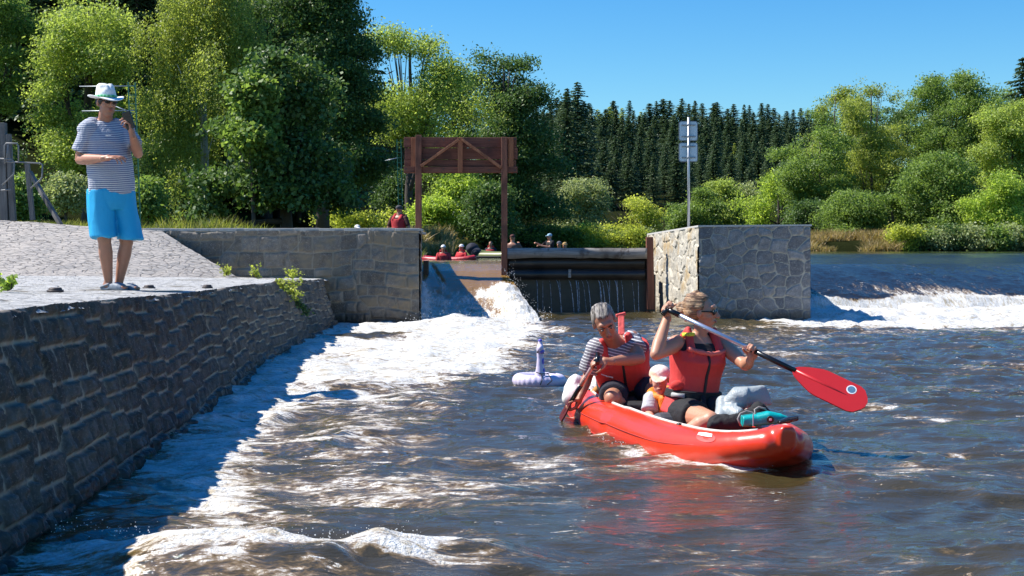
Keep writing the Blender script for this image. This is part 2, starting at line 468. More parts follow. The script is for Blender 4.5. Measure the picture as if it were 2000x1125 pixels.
def build_ground():
    ys = np.concatenate([np.linspace(21.9, 24, 10), np.linspace(24.5, 80, 110), np.geomspace(81, 900, 70)])
    xs = np.concatenate([-np.geomspace(500, 31, 30), np.linspace(-30, 40, 220), np.geomspace(41, 600, 30)])
    Y, X = np.meshgrid(ys, xs, indexing='ij')
    me = mesh_np('ground', np.stack([X, Y, ground_h(X, Y)], -1).reshape(-1, 3), grid_faces(*X.shape))
    struct(link('ground', me, M_ground()))
build_ground()
def riverbed():
    me = mesh_np('riverbed', [(-3.6,-30,-.7),(120,-30,-.7),(120,40,-.7),(-3.6,40,-.7)], [(0,1,2,3)])
    struct(link('riverbed', me, M_plain('bed_mud', (.05,.04,.02), .9)))
riverbed()

# ------------------------------------------------------------------ stonework
def courses(u, v, ch, w0, w1, seed, wob=.25, brk=0):
    """distance to the nearest joint and a number per stone, for coursed rubble"""
    rng = np.random.default_rng(seed)
    vv = v + wob*ch*vn2(u*1.1, v*0+seed, seed) + wob*.35*ch*vn2(u*5, v*3, seed+3)
    db = None
    if brk:
        ub = u + .25*brk*vn2(u*0+3, v*2.3, seed+8); kb = np.floor(ub/brk); vv = vv + ch*1.0*_h(kb, kb*0, kb*0, seed+7); fb = ub/brk-kb; db = np.minimum(fb, 1-fb)*brk
    hmax = float(vv.max())+ch; hs = [float(vv.min())-ch]
    while hs[-1] < hmax: hs.append(hs[-1] + ch*rng.uniform(.72, 1.3))
    hs = np.array(hs); ci = np.clip(np.searchsorted(hs, vv)-1, 0, len(hs)-2)
    d = np.minimum(vv-hs[ci], hs[ci+1]-vv); sid = np.zeros_like(u)
    uu = u + .12*w0*vn2(u*4, v*7, seed+5)
    for c in np.unique(ci):
        mk = ci == c; r = np.random.default_rng(seed*1000+int(c)); e = [float(uu.min())-w1]
        while e[-1] < float(uu.max())+w1: e.append(e[-1] + r.uniform(w0, w1))
        e = np.array(e); k = np.clip(np.searchsorted(e, uu[mk])-1, 0, len(e)-2)
        d[mk] = np.minimum(d[mk], np.minimum(uu[mk]-e[k], e[k+1]-uu[mk])); sid[mk] = _h(k.astype(float), np.full(k.shape, float(c)), np.zeros(k.shape), seed)
    if db is not None: d = np.minimum(d, db); sid = (sid + .37*_h(kb, kb*0+2, kb*0, seed)) % 1.0
    return d, sid

def crazy(u, v, s, seed, ax=1.0):
    """same, for irregular polygonal masonry"""
    x = u/s*ax + .18*vn2(u*6, v*6, seed); y = v/s + .18*vn2(u*6+9, v*6, seed+1)
    ix = np.floor(x); iy = np.floor(y); f1 = np.full(x.shape, 9.); f2 = f1.copy(); sid = np.zeros_like(x)
    for dx in (-1, 0, 1):
        for dy in (-1, 0, 1):
            cx = ix+dx; cy = iy+dy; z = np.zeros_like(cx)
            px = cx+.5+.8*(_h(cx, cy, z, seed)-.5); py = cy+.5+.8*(_h(cx, cy, z+1, seed)-.5)
            dd = np.maximum(np.abs(px-x), np.abs(py-y))*.55 + np.hypot(px-x, py-y)*.45
            nid = _h(cx, cy, z+2, seed); cl = dd < f1
            f2 = np.where(cl, f1, np.minimum(f2, dd)); sid = np.where(cl, nid, sid); f1 = np.where(cl, dd, f1)
    return (f2-f1)*s*.55, sid

def face_mesh(name, pos, nrm, us, vs, pat, bulge, joint, rough, seed, streak=(1, 1)):
    """a wall face: pos(u,v) gives points, pat(u,v) the joints; stones stand proud of the mortar"""
    V_, U_ = np.meshgrid(vs, us, indexing='ij')
    d, sid = pat(U_, V_)
    st = sstep(joint*.4, joint*2.2, d)
    h = st*bulge*(.25+1.5*sid) + st*rough*(.7*fbm(U_*7*streak[0], V_*7*streak[1], 4, seed) + .5*np.abs(fbm(U_*16*streak[0], V_*16*streak[1], 3, seed+9)))
    h += (1-st)*rough*.25*fbm(U_*20, V_*20, 2, seed+4)
    p = pos(U_, V_); n = np.array(nrm(U_, V_))
    p = p + n*h[..., None]
    return mesh_np(name, p.reshape(-1, 3), grid_faces(*U_.shape), {'mortar': 1-sstep(joint*.35, joint*1.1, d), 'sid': sid})

def M_stone(name, c1, c2, mortar, wet=None, warm=None, msoft=1.0, fine=90):
    t = NT(name); s = t.attr('sid'); mo = t.attr('mortar')
    n = t.noise(9, 8, .68); n2 = t.noise(fine, 4, .7); n3 = t.noise(2.0, 4, .6)
    c = t.mix(s, c1, c2)
    c = t.mix(t.ss(n, .35, .7), t.mix(1.0, c, (.62, .62, .64), 'MULTIPLY'), c)
    c = t.mix(t.ss(n2, .52, .75), c, tuple(min(1, x*1.5) for x in c2))
    if warm: c = t.mix(t.ss(n3, .50, .68), c, warm)
    mm = t.math('MULTIPLY', mo, t.ss(t.noise(3.3, 5, .6), .28, .5) if msoft < 1 else 1.0)
    c = t.mix(mm, c, t.mix(n, tuple(x*.7 for x in mortar), mortar))
    if wet:
        z = t.n('SeparateXYZ'); t.l(t.tc(), z.inputs[0])
        zz = t.math('ADD', z.outputs[2], t.math('MULTIPLY', t.noise(4, 4), .16))
        w = t.ss(zz, wet[0], wet[1], 1.0, 0.0)
        c = t.mix(w, c, t.mix(.88, c, (.16, .15, .13), 'MULTIPLY'))
        return t.fin(c, t.ss(w, 0, 1, .9, .35), t.bump(t.math('ADD', n2, n), .55, .012))
    return t.fin(c, .9, t.bump(t.math('ADD', n2, n), .55, .012))

M['quay_stone'] = M_stone('dark_rubble', (.085, .073, .062), (.175, .150, .125), (.46, .38, .28), wet=(.12, .34), msoft=.5)
M['cross_stone'] = M_stone('grey_rubble', (.15, .128, .105), (.29, .25, .205), (.33, .29, .23), wet=(.14, .42), warm=(.22, .175, .12), msoft=.5, fine=60)
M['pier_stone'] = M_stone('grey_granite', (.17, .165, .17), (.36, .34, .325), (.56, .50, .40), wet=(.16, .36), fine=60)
M['pier_side'] = M_stone('sunlit_granite', (.46, .42, .34), (.64, .58, .47), (.70, .63, .50), wet=(.1, .22), warm=(.44, .32, .17), fine=60)  # pier granite again, with sunlight on this side painted in as a paler, warmer tone

def edge_z(Y): return np.interp(Y, [-2, 5, 6.4, 7.7, 11, 14, 20.3, 24], [1.0, .985, .968, .948, .885, .862, .766, .74])
def foot_x(Y): return np.interp(Y, [-2, 5.2, 6.5, 8.7, 11, 15.1, 19, 22], [-1.62, -2.0, -2.06, -2.22, -2.40, -2.66, -2.76, -2.80])
def edge_x(Y): return foot_x(Y) - .24

def quay_wall():
    t = thing('stone_wall', 'long dark rubble river wall in shade under the paved quay, with water along its foot', 'wall', (-2.4, 10, 0))
    us = np.concatenate([np.arange(-1, 4.5, .06), np.arange(4.5, 9, .0085), np.arange(9, 14, .014), np.arange(14, 21.2, .026)])
    vs = np.linspace(0, 1.34, 150)                                    # metres along the batter, from below the water
    def pos(U, V):
        q = V/1.3; zt = edge_z(U); z = -.35 + (zt+.35)*np.minimum(q, 1.0)
        x = foot_x(U) + (edge_x(U)-foot_x(U))*(z/zt)
        return np.stack([x, U + 0*V, z], -1)
    nr = lambda U, V: np.stack([np.full_like(U, .95), np.full_like(U, -.1), np.full_like(U, .25)], -1)
    vs = np.linspace(0, 1.3, 150)
    me = face_mesh('wall_face', pos, nr, us, vs, lambda u, v: courses(u, v, .135, .09, .27, 5, .12, .45), .020, .011, .050, 6, (2.6, 1.0))
    kid('wall_face', me, M['quay_stone'], t)
quay_wall()

def M_paving():
    t = NT('pale_paving'); v = t.mapping((1.1, 2.6, 1)); v2 = t.mapping((1.6, 4.0, 1), (0, 0, .25))
    e = t.vor(2.2, 'DISTANCE_TO_EDGE', v); e2 = t.vor(7, 'DISTANCE_TO_EDGE', v2); n = t.noise(5, 8, .7); n2 = t.noise(45, 4, .7, v)
    j = t.ss(e, .0, .035, 1, 0); j2 = t.math('MULTIPLY', t.ss(e2, 0, .05, 1, 0), .55)
    c = t.mix(n, (.56, .54, .51), (.78, .76, .72)); c = t.mix(t.ss(n2, .5, .7), c, (.60, .58, .55))
    c = t.mix(t.math('MAXIMUM', j, j2), c, (.17, .155, .13))
    c = t.mix(t.ss(t.noise(1.6, 5, .6), .58, .66), c, (.30, .27, .22))
    h = t.math('SUBTRACT', t.math('ADD', t.math('MULTIPLY', n2, .6), n), t.math('MAXIMUM', j, j2))
    return t.fin(c, .9, t.bump(h, 1.0, .03))
def M_ramp():
    t = NT('ramp_stone'); v = t.mapping((1.2, 3.8, 3.8), (0, .22, .30))
    e = t.vor(4.5, 'DISTANCE_TO_EDGE', v); n = t.noise(4, 8, .7, v); n2 = t.noise(9, 7, .78, v, .6)
    j = t.math('MULTIPLY', t.ss(e, .0, .09, 1, 0), t.ss(n2, .35, .6)); sid = t.vor(2.2, 'F1', v, 'Color')
    c = t.mix(n, (.38, .335, .295), (.62, .56, .50)); c = t.mix(t.ss(n2, .54, .66), c, (.22, .185, .16))
    c = t.mix(t.math('MULTIPLY', j, .8), c, (.09, .075, .065))
    h = t.math('SUBTRACT', t.math('ADD', n2, n), t.math('MULTIPLY', j, 1.2))
    return t.fin(c, .92, t.bump(h, .6, .04))
def pave_z(X, Y): return edge_z(Y) + .015*np.clip(edge_x(Y)-X, 0, 30)
def quay_top():
    ys = np.concatenate([np.arange(-1, 4, .25), np.arange(4, 14, .03), np.arange(14, 22.4, .06)])
    s = np.concatenate([np.linspace(0, 2.5, 90), np.geomspace(2.6, 34, 60)])
    Y, S = np.meshgrid(ys, s, indexing='ij'); jag = .035*fbm(Y*6, Y*0, 3, 3)*np.exp(-S*6)
    X = edge_x(Y) + .02 + jag - S
    Z = pave_z(X, Y) + .010*fbm(X*2.5, Y*5, 4, 8) - .03*np.exp(-S*30)
    struct(link('pavement', mesh_np('pavement', np.stack([X, Y, Z], -1).reshape(-1, 3), grid_faces(*X.shape)[:, ::-1]), M_paving()))
quay_top()
def ramp():
    nu, nv = 260, 80
    V_, U_ = np.meshgrid(np.linspace(0, 1, nv), np.linspace(0, 1, nu), indexing='ij')
    xb = -12 + (12-4.35)*U_; xt = -12 + (12-5.78)*U_
    yb = 19.6 + 1.75*U_**2; yt = 21.95 + 0*U_
    zb = pave_z(xb, yb) - .02; zt = np.interp(xt, [-12, -8.2, -5.7], [1.80, 1.70, 1.53])
    X = xb+(xt-xb)*V_; Y = yb+(yt-yb)*V_; Z = zb+(zt-zb)*V_ + .022*fbm(X*2.2, V_*7, 4, 13) + .008*fbm(X*9, V_*24, 3, 14)
    Z -= .18*np.exp(-((X+8.3+V_*.3)/.8)**2)*(1-V_)*V_
    struct(link('ramp', mesh_np('ramp', np.stack([X, Y, Z], -1).reshape(-1, 3), grid_faces(nv, nu)), M_ramp()))
    me = mesh_np('path', [(-16,21.95,1.80),(-5.75,21.95,1.53),(-5.75,22.6,1.5),(-16,22.6,1.72)], [(0,1,2,3)])
    struct(link('path', me, M_ramp()))
ramp()

def cross_wall():
    t = thing('stone_wall', 'squared grey rubble wall running from the sloping stone ramp to the wooden sluice frame', 'wall', (-4, 22, 0))
    A = Vector((-6.9, 22.1, -.3)); B = Vector((-1.50, 21.7, -.3)); L = (B-A).length; zt = 1.54
    us = np.arange(0, L+.001, .018); vs = np.linspace(0, zt+.3, 110)
    d = np.array((B-A).normalized()[:2])
    def pos(U, V): return np.stack([A.x+d[0]*U, A.y+d[1]*U, -.3+V], -1)
    nr = lambda U, V: np.stack([np.full_like(U, d[1]), np.full_like(U, -d[0]), 0*U], -1)
    me = face_mesh('wall_face', pos, nr, us, vs, lambda u, v: courses(u, v, .21, .18, .46, 12, .25, 1.1), .018, .012, .030, 16)
    kid('wall_face', me, M['cross_stone'], t)
    # the side that guides the sluice channel
    C = Vector((-1.80, 26.2, -.3)); d2 = (C-B).normalized(); us = np.arange(0, (C-B).length, .03)
    def pos2(U, V): return np.stack([B.x+d2.x*U, B.y+d2.y*U, -.3+V], -1)
    me = face_mesh('channel_face', pos2, lambda U, V: np.stack([np.full_like(U, d2.y), np.full_like(U, -d2.x), 0*U], -1), us, vs,
                   lambda u, v: courses(u, v, .21, .2, .5, 13, .15), .015, .010, .014, 17)
    kid('channel_face', me, M['cross_stone'], t)
    m = MB()
    seg = 13
    for i in range(seg):
        a = A.lerp(B, i/seg); b = A.lerp(B, (i+1)/seg)
        if i == seg-1: b = B
        m.box(((a.x+b.x)/2, (a.y+b.y)/2+.42, zt+.015), (abs(b.x-a.x)-.008, .86, .045+.006*(i%3)), None, .008)
    m.box((-2.35, 24.6, zt+.0), (1.3, 3.5, .05), None, .01)
    m.box((-4.4, 22.75, .6), (5.2, .8, 1.84))
    m.box((-2.45, 24.4, .6), (1.2, 3.4, 1.84))
    m.build('coping', M_plain('pale_coping', (.42, .40, .37), .9, .25, 14, .6), t)
cross_wall()

def pier():
    t = thing('stone_pier', 'square grey stone pier with pale mortar joints between the sluice and the weir', 'pier', (4.1, 24, 0))
    A = Vector((3.19, 22.7, -.4)); B = Vector((5.09, 22.7, -.4)); zt = 1.62
    vs = np.linspace(0, zt+.4, 150)
    def posf(U, V): return np.stack([A.x+U, A.y+0*U, -.4+V], -1)
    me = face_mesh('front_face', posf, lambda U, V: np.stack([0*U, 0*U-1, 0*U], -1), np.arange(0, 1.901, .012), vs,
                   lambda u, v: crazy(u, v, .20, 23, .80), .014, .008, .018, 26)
    kid('front_face', me, M['pier_stone'], t)
    C = Vector((2.72, 26.6, -.4)); L = (A-C).length; d = (A-C).normalized()
    def poss(U, V):
        top = np.interp(U/L, [0, 1], [-.10, 0]); q = V/(zt+.4)
        return np.stack([C.x+d.x*U, C.y+d.y*U, -.4+(zt+.4+top)*q], -1)
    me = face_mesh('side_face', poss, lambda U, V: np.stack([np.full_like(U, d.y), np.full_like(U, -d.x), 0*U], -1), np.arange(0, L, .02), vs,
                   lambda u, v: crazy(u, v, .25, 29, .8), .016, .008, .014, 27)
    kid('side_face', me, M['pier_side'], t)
    me = mesh_np('back', [(5.09,22.7,-.4),(5.09,27.5,-.4),(5.09,27.5,zt),(5.09,22.7,zt),(2.72,26.6,-.4),(2.72,26.6,zt-.1)], [(0,1,2,3),(1,4,5,2)], {'sid':[.5]*6,'mortar':[0]*6}, False)
    kid('right_face', me, M['pier_stone'], t)
    m = MB(); c = [(3.17,22.68,zt+.0),(5.11,22.68,zt+.015),(5.11,27.5,zt+.0),(2.70,26.6,zt-.10)]
    m.prism([Vector(p)+Vector((0,0,.008)) for p in c], (0,0,1), .03)
    m.build('coping', M_plain('pier_top', (.50, .48, .45), .9, .2, 12, .5), t)
pier()

# ------------------------------------------------------------------ timber
M['red_wood'] = M_wood('red_stained_plank', (.12, .038, .022), (.20, .075, .045))
M['frame_wood'] = M_wood('red_stained_brace', (.26, .085, .035), (.40, .16, .075), 'z')
M['post_wood'] = M_wood('red_brown_post', (.16, .055, .032), (.27, .10, .055), 'z')
M['old_wood'] = M_wood('weathered_timber', (.20, .18, .165), (.36, .33, .30), 'x', worn=(.10, .08, .07))
M['wet_wood'] = M_wood('wet_black_timber', (.022, .017, .014), (.05, .038, .03), 'x', .35)
M['steel'] = M_plain('galvanised_steel', (.42, .44, .46), .45, .1, 30, .1, .7)
M['dark_metal'] = M_plain('dark_iron', (.07, .055, .05), .6, .3, 40, .3, .3)

def sluice_frame():
    Y = 25.0
    t = thing('sluice_gate', 'tall reddish wooden sluice frame whose raised plank panel hangs over the open water slide', 'sluice gate', (-.95, Y, 0))
    X = lambda px: (px-1000)/FPX*Y
    Z = lambda py: EYE-(py-HORIZ)/FPX*Y
    for (px, y0, y1, w) in ((817.5, 264, 552, .115), (985, 268, 552, .115)):
        m = MB(); m.box((X(px), Y, (Z(y0)+Z(y1))/2), (w, .12, Z(y0)-Z(y1)), None, .008); m.build('post', M['post_wood'], t)
    m = MB(); m.box((X(823)+.09, Y-.02, Z(535)), (.10, .14, .5), None, .01); m.build('guide_block', M['wet_wood'], t)
    hs = [267, 288, 311, 325, 338]; edges = [(788, 1009), (790, 1011), (789, 1008), (788, 1011)]
    for i in range(4):
        a, b = edges[i]; z0, z1 = Z(hs[i]), Z(hs[i+1]); m = MB()
        m.box((X((a+b)/2), Y+.10, (z0+z1)/2), (X(b)-X(a), .05, z0-z1-.008), Matrix.Rotation(random.Random(i).uniform(-.004,.004), 3, 'Y'), .006)
        m.build('plank', M['red_wood'], t)
    f = MB(); f.bar((X(822), Y-.045, Z(325)), (X(897), Y-.045, Z(273)), .05, .09, .005, (0,-1,0)); f.build('brace', M['frame_wood'], t)
    f = MB(); f.bar((X(903), Y-.045, Z(273)), (X(979), Y-.045, Z(328)), .05, .09, .005, (0,-1,0)); f.build('brace', M['frame_wood'], t)
    f = MB(); f.box((X(899), Y-.04, Z(303)), (.09, .05, Z(269)-Z(337)), None, .005); f.build('centre_strut', M['frame_wood'], t)
    f = MB(); f.box((X(899), Y+.04, Z(331)), (X(1010)-X(789), .05, .11), None, .005); f.build('bottom_rail', M['red_wood'], t)
    for px in (808, 998):
        f = MB(); f.box((X(px), Y+.045, Z(303)), (.10, .05, .66), None, .005); f.build('side_batten', M['frame_wood'], t)
    for (px, py) in ((793, 330), (793, 272), (826, 312), (866, 273), (866, 330), (897, 332), (955, 274), (955, 332), (1005, 272), (1005, 333)):
        f = MB(); f.tube([(X(px), Y+.02, Z(py)), (X(px), Y+.0, Z(py))], .014, 8); f.build('bolt', M['dark_metal'], t)
sluice_frame()

def board_dam():
    Y = 25.1; X = lambda px: (px-1000)/FPX*Y; Z = lambda py: EYE-(py-HORIZ)/FPX*Y
    t = thing('timber_dam', 'weathered horizontal timber dam dripping water between the sluice frame and the stone pier', 'dam', (1.2, Y, 0))
    x0, x1 = X(991), X(1262)
    def warped(name, z0, z1, y, th, mat, seed, wob):
        n = 60; xs = np.linspace(x0, x1, n); lo = z0 + wob*fbm(xs*2.2, xs*0, 3, seed); hi = np.full(n, z1) + .004*fbm(xs*5, xs*0, 2, seed+1)
        V = []; 
        for yy in (y-th, y):
            V += [(x, yy, l) for x, l in zip(xs, lo)] + [(x, yy, h) for x, h in zip(xs, hi)]
        F = []
        for i in range(n-1):
            a, b, c, d = i, i+n, i+2*n, i+3*n
            F += [(a, a+1, b+1, b), (c, d, d+1, c+1), (b, b+1, d+1, d), (a, c, c+1, a+1)]
        F += [(0, n, 3*n, 2*n), (n-1, 3*n-1, 4*n-1, 2*n-1)]
        kid(name, mesh_np(name, V, F, None, False), mat, t)
    warped('top_beam', Z(504), Z(484.5), Y-.03, .16, M['old_wood'], 3, .022)
    warped('board', Z(526), Z(505)+.03, Y+.0, .08, M['wet_wood'], 5, .006)
    warped('board', Z(546), Z(526)-.004, Y+.0, .09, M['wet_wood'], 7, .006)
    m = MB(); m.box((X(1112), Y-.12, Z(534)), (.055, .05, .16), None, .008); m.build('bracket', M['old_wood'], t)
    m = MB(); m.box((X(1269), Y-.08, (Z(463)+Z(604))/2), (.13, .14, Z(463)-Z(604)), Matrix.Rotation(-.02, 3, 'Y'), .01); m.build('end_post', M['post_wood'], t)
    m = MB(); m.box(((x0+x1)/2, Y+.35, .25), (x1-x0+.4, .3, 1.0)); m.build('back_wall', M_plain('black_wet_stone', (.022, .023, .026), .3, .5, 12, .9), t)
    m = MB(); m.box(((x0+x1)/2+.2, Y-.35, .0), (x1-x0-.2, .5, .10), None, .01); m.build('sill', M_plain('mossy_sill', (.17, .12, .05), .6, .4, 10, .6), t)
    # veil of trickles falling from the last board
    rng = np.random.default_rng(8); m = MB()
    wm = NT('trickle'); n = wm.noise(9, 5, .7, wm.mapping((6, 6, 1.4)))
    tr = wm.n('BsdfTransparent'); mx = wm.n('MixShader'); wm.l(wm.ss(n, .42, .62, .15, .9), mx.inputs[0]); wm.l(tr.outputs[0], mx.inputs[1]); wm.l(wm.b.outputs[0], mx.inputs[2])
    wm.l(mx.outputs[0], wm.out.inputs[0]); wm.fin((.45, .50, .58), .3)
    spots = [(1048, .8), (1060, .4), (1086, .9), (1092, .5), (1110, .8), (1124, 1.0), (1128, .5), (1145, .7), (1168, 1.4), (1173, .8), (1182, .6), (1190, .7), (1200, .9), (1204, .9), (1212, .5), (1245, .7), (1072, .4), (1135, .4), (1232, .4)]
    for px, k in spots:
        x = X(px); dx = rng.uniform(-.02, .10); top = Z(547); n_ = 9
        pts = [(x+dx*(i/n_)**.6, Y-.06-.16*(i/n_)**.5+.01*rng.normal(), top-(top-.05)*(i/n_)**1.3) for i in range(n_+1)]
        m.tube(pts, [.006*k*(1+.9*(i/n_)+.3*rng.uniform(-1, 1)) for i in range(n_+1)], 6)
    o = m.build('water', wm.m); struct(o)
board_dam()

def signpost():
    Y = 24.5; X = lambda px: (px-1000)/FPX*Y; Z = lambda py: EYE-(py-HORIZ)/FPX*Y
    t = thing('signpost', 'steel post on the stone pier carrying two square signs seen from behind', 'sign', (X(1345), Y, 1.6))
    m = MB(); m.tube([(X(1345), Y, 1.55), (X(1345), Y, Z(229))], .024, 12); m.build('pole', M['steel'], t)
    pm = M_plain('bare_sign_back', (.50, .58, .66), .42, .06, 8, .05, .35)
    rim = M_plain('sign_rim', (.20, .24, .28), .5)
    for (y0, y1) in ((236, 275), (278, 316)):
        w = (X(1363.5)-X(1326.5))/2; zc = (Z(y0)+Z(y1))/2; h = (Z(y0)-Z(y1))/2
        def rr(w, h, r, y):
            pts = []
            for (cx, cz, a0) in ((w-r, h-r, 0), (-w+r, h-r, 90), (-w+r, -h+r, 180), (w-r, -h+r, 270)):
                for k in range(5):
                    a = math.radians(a0+k*22.5); pts.append(Vector((X(1345)+cx+r*math.cos(a), y, zc+cz+r*math.sin(a))))
            return pts
        m = MB(); m.prism(rr(w, h, .045, Y+.05), (0,1,0), .012); s = m.build('sign_plate', rim, t)
        m = MB(); m.prism(rr(w-.016, h-.016, .035, Y+.038), (0,1,0), .010); b = m.build('sign_back', pm, s); b.location = (0,0,0)
        for dz in (-.55*h, .6*h):
            m = MB(); m.box((X(1345), Y+.02, zc+dz), (.26, .02, .022), None, .003); m.tube([(X(1345), Y, zc+dz-.018), (X(1345), Y, zc+dz+.018)], .032, 12)
            m.build('bracket', rim, t)
signpost()

# ------------------------------------------------------------------ hoist frame, masts, studs
def hoist():
    Y = 22.6
    t = thing('hoist_frame', 'weathered grey gate hoist with bent steel handrails at the top of the stone ramp', 'hoist frame', (-9, Y, 1.7))
    gw = M_wood('grey_weathered_post', (.09, .085, .08), (.19, .18, .17), 'z'); M['rail'] = M_plain('dull_rail', (.20, .20, .20), .6, .15, 30, .1, .3)
    def Q(px, py, dy=0): return P(px, py, Y+dy)
    for (a, b, w) in (((4, 240), (10, 434), .13), ((16, 262), (26, 432), .09), ((1, 310), (8, 434), .07)):
        m = MB(); m.bar(Q(*a), Q(*b), w, w, .008); m.build('post', gw, t)
    m = MB(); m.bar(Q(53, 320), Q(64, 430), .075, .075, .006); m.build('post', gw, t)
    m = MB(); m.bar(Q(58, 336), Q(119, 440, -.5), .065, .065, .006); m.build('diagonal_stay', gw, t)
    rails = [[(10, 316), (40, 317), (79, 319), (83, 322), (82, 346), (78, 352), (60, 368)], [(0, 310), (22, 311), (28, 316), (27, 340), (4, 362)],
             [(9, 320), (9, 284), (12, 280), (33, 280), (36, 285), (36, 318)], [(12, 318), (16, 282)], [(2, 372), (22, 370)], [(0, 432), (60, 436)]]
    for r in rails:
        m = MB(); m.tube([Q(*p, -.25) for p in r], .014, 8); m.build('handrail', M['rail'], t)
hoist()
def mast(label, Y, x0, ybot, x1, ytop, w, arms, col):
    t = thing('lattice_mast', label, 'mast', P(x0, ybot, Y))
    mm = M_plain('green_paint', col, .5, .15)
    a = P(x0, ybot, Y); b = P(x1, ytop, Y)
    for s in (-1, 1):
        m = MB(); m.bar(a+Vector((s*w/2, 0, 0)), b+Vector((s*w/2, 0, 0)), w*.16, w*.16); m.build('upright', mm, t)
    n = int((b-a).length/(w*1.3)); 
    for i in range(1, n+1):
        c = a.lerp(b, i/(n+.5)); m = MB(); m.bar(c-Vector((w*.45,.01,0)), c+Vector((w*.45,-.01,0)), w*.12, w*.12); m.build('rung', mm, t)
    for (p, q) in arms:
        m = MB(); m.tube([P(*p, Y), P(*q, Y)], .011, 6); m.build('arm', M['steel'], t)
mast('slender green lattice mast with pale arms standing behind the man in the hat', 26, 268, 445, 257, 160, .135, [((155, 169), (262, 168)), ((160, 217), (262, 216)), ((218, 205), (262, 222))], (.06, .20, .11))
mast('short green lattice mast half hidden in leaves left of the sluice frame', 36.5, 782, 400, 779, 272, .11, [((752, 314), (778, 308))], (.06, .22, .13))

for i, (px, py, w, lab) in enumerate(((108, 578, .05, 'nearest low black iron stud set in the pale paving by the grass tuft'),
        (291, 563, .045, "low black iron stud in the paving beside the man's grey clogs"), (405, 559.5, .04, 'farthest low black iron stud in the paving, past the standing man'))):
    Yb = (10.2, 11.9, 12.4)[i]; x = (px-1000)/FPX*Yb; z = float(pave_z(np.array([x]), np.array([Yb]))[0])
    m = MB(); m.tube([(x, Yb, z-.03), (x, Yb, z+.028), (x, Yb, z+.036)], [w, w, w*.8], 16); m.tube([(x, Yb, z+.0), (x, Yb, z+.018)], w*1.25, 16)
    tag(m.build('iron_stud', M['dark_metal']), lab, 'stud', 'iron studs along the quay')
# ------------------------------------------------------------------ vegetation
def leaf_quads(C, N, size, rng, wid=.55, vv=None, down=None):
    n = len(C); T = rng.normal(size=(n, 3))
    if down is not None: T = T*.45 + np.array([0, 0, -1])*down
    T -= N*np.sum(T*N, 1, keepdims=True); T /= np.linalg.norm(T, axis=1, keepdims=True)+1e-9
    B = np.cross(N, T); s = size*rng.uniform(.6, 1.35, (n, 1))
    V = np.stack([C - T*s*.5, C + B*s*wid*.5 + N*s*.08, C + T*s*.55, C - B*s*wid*.5 + N*s*.08], 1).reshape(-1, 3)
    F = np.arange(n*4).reshape(-1, 4)
    v = np.repeat(np.clip(vv if vv is not None else rng.uniform(0, 1, n), 0, 1), 4)
    return V, F, v

def crown_mesh(lobes, n_leaf, size, seed, per=24, cr=.35, weep=0, gaps=.0, wid=.55, inner=.5):
    rng = np.random.default_rng(seed); L = np.array(lobes, float)
    w = L[:,3]*L[:,5] + L[:,4]*L[:,5]; w /= w.sum()
    nc = max(8, n_leaf//per); li = rng.choice(len(L), nc, p=w)
    D = rng.normal(size=(nc, 3)); D /= np.linalg.norm(D, axis=1, keepdims=True)
    D[:,2] = np.where(D[:,2] < -.3, -D[:,2]*.5, D[:,2]); D /= np.linalg.norm(D, axis=1, keepdims=True)
    r = inner + (1-inner)*rng.uniform(0, 1, nc)**.55
    bump = 1 + .34*vn3(D*1.0 + li[:, None]*7.1, 2.6, seed) + .22*vn3(D*1.0 + li[:, None]*3.3, 6.0, seed+1)
    bump = bump*np.where(rng.uniform(0, 1, nc) < .07, rng.uniform(1.1, 1.38, nc), 1)
    C = L[li,:3] + D*(r*bump)[:, None]*L[li,3:6]
    if gaps > 0:
        keep = vn3(C, 1/(cr*3.2), seed+3) > gaps - .5
        C = C[keep]; D = D[keep]; nc = len(C)
    cv = .45 + .30*rng.normal(size=nc)*.6
    idx = np.repeat(np.arange(nc), per); n = len(idx)
    off = rng.normal(size=(n, 3))*cr*.5
    if weep:
        s = rng.uniform(0, 1, n); off = off*np.array([.28, .28, .3]); off[:,2] -= s*weep*(.6+.8*rng.uniform(0, 1, nc))[idx]
    else:
        off[:,2] *= .6
    Pp = C[idx] + off
    N = D[idx]*.35 + np.array([-.15, -.05, .35]) + rng.normal(size=(n, 3))*.8
    N /= np.linalg.norm(N, axis=1, keepdims=True)
    V, F, v = leaf_quads(Pp, N, size, rng, wid, cv[idx] + rng.normal(size=n)*.16, down=1.0 if weep else None)
    return mesh_np('crown', V, F, {'v': v}, False)

def auto_lobes(c, w, zb, zt, n, seed, shape='round', k=.36, lean=0):
    """lobes of a crown of half-width w between heights zb and zt"""
    rng = np.random.default_rng(seed); out = []; h = zt-zb
    for i in range(n):
        t = (i+.5)/n; z = zb + h*(.08 + .84*t)
        if shape == 'round': R = w*math.sqrt(max(.05, 1-(2*t-1.0)**2*.9))
        elif shape == 'cone': R = w*(1-t*.82)
        elif shape == 'tall': R = w*min(1, 1.15-t*.7)
        else: R = w*(.55+.45*math.sin(math.pi*min(1, t*1.1)))
        R *= rng.uniform(.72, 1.2); a = i*2.4 + rng.uniform(-.5, .5); rr = rng.uniform(.35, .75)*R
        rad = w*k*rng.uniform(.75, 1.25)*(.65 if t > .88 else 1)
        rr = min(rr, max(0, R-rad*.6))
        out.append((c[0]+rr*math.cos(a)+lean*t, c[1]+rr*math.sin(a)*.9, min(z, zt-rad*.7), rad*1.1, rad*1.1, rad*rng.uniform(.7, .95)))
    return out

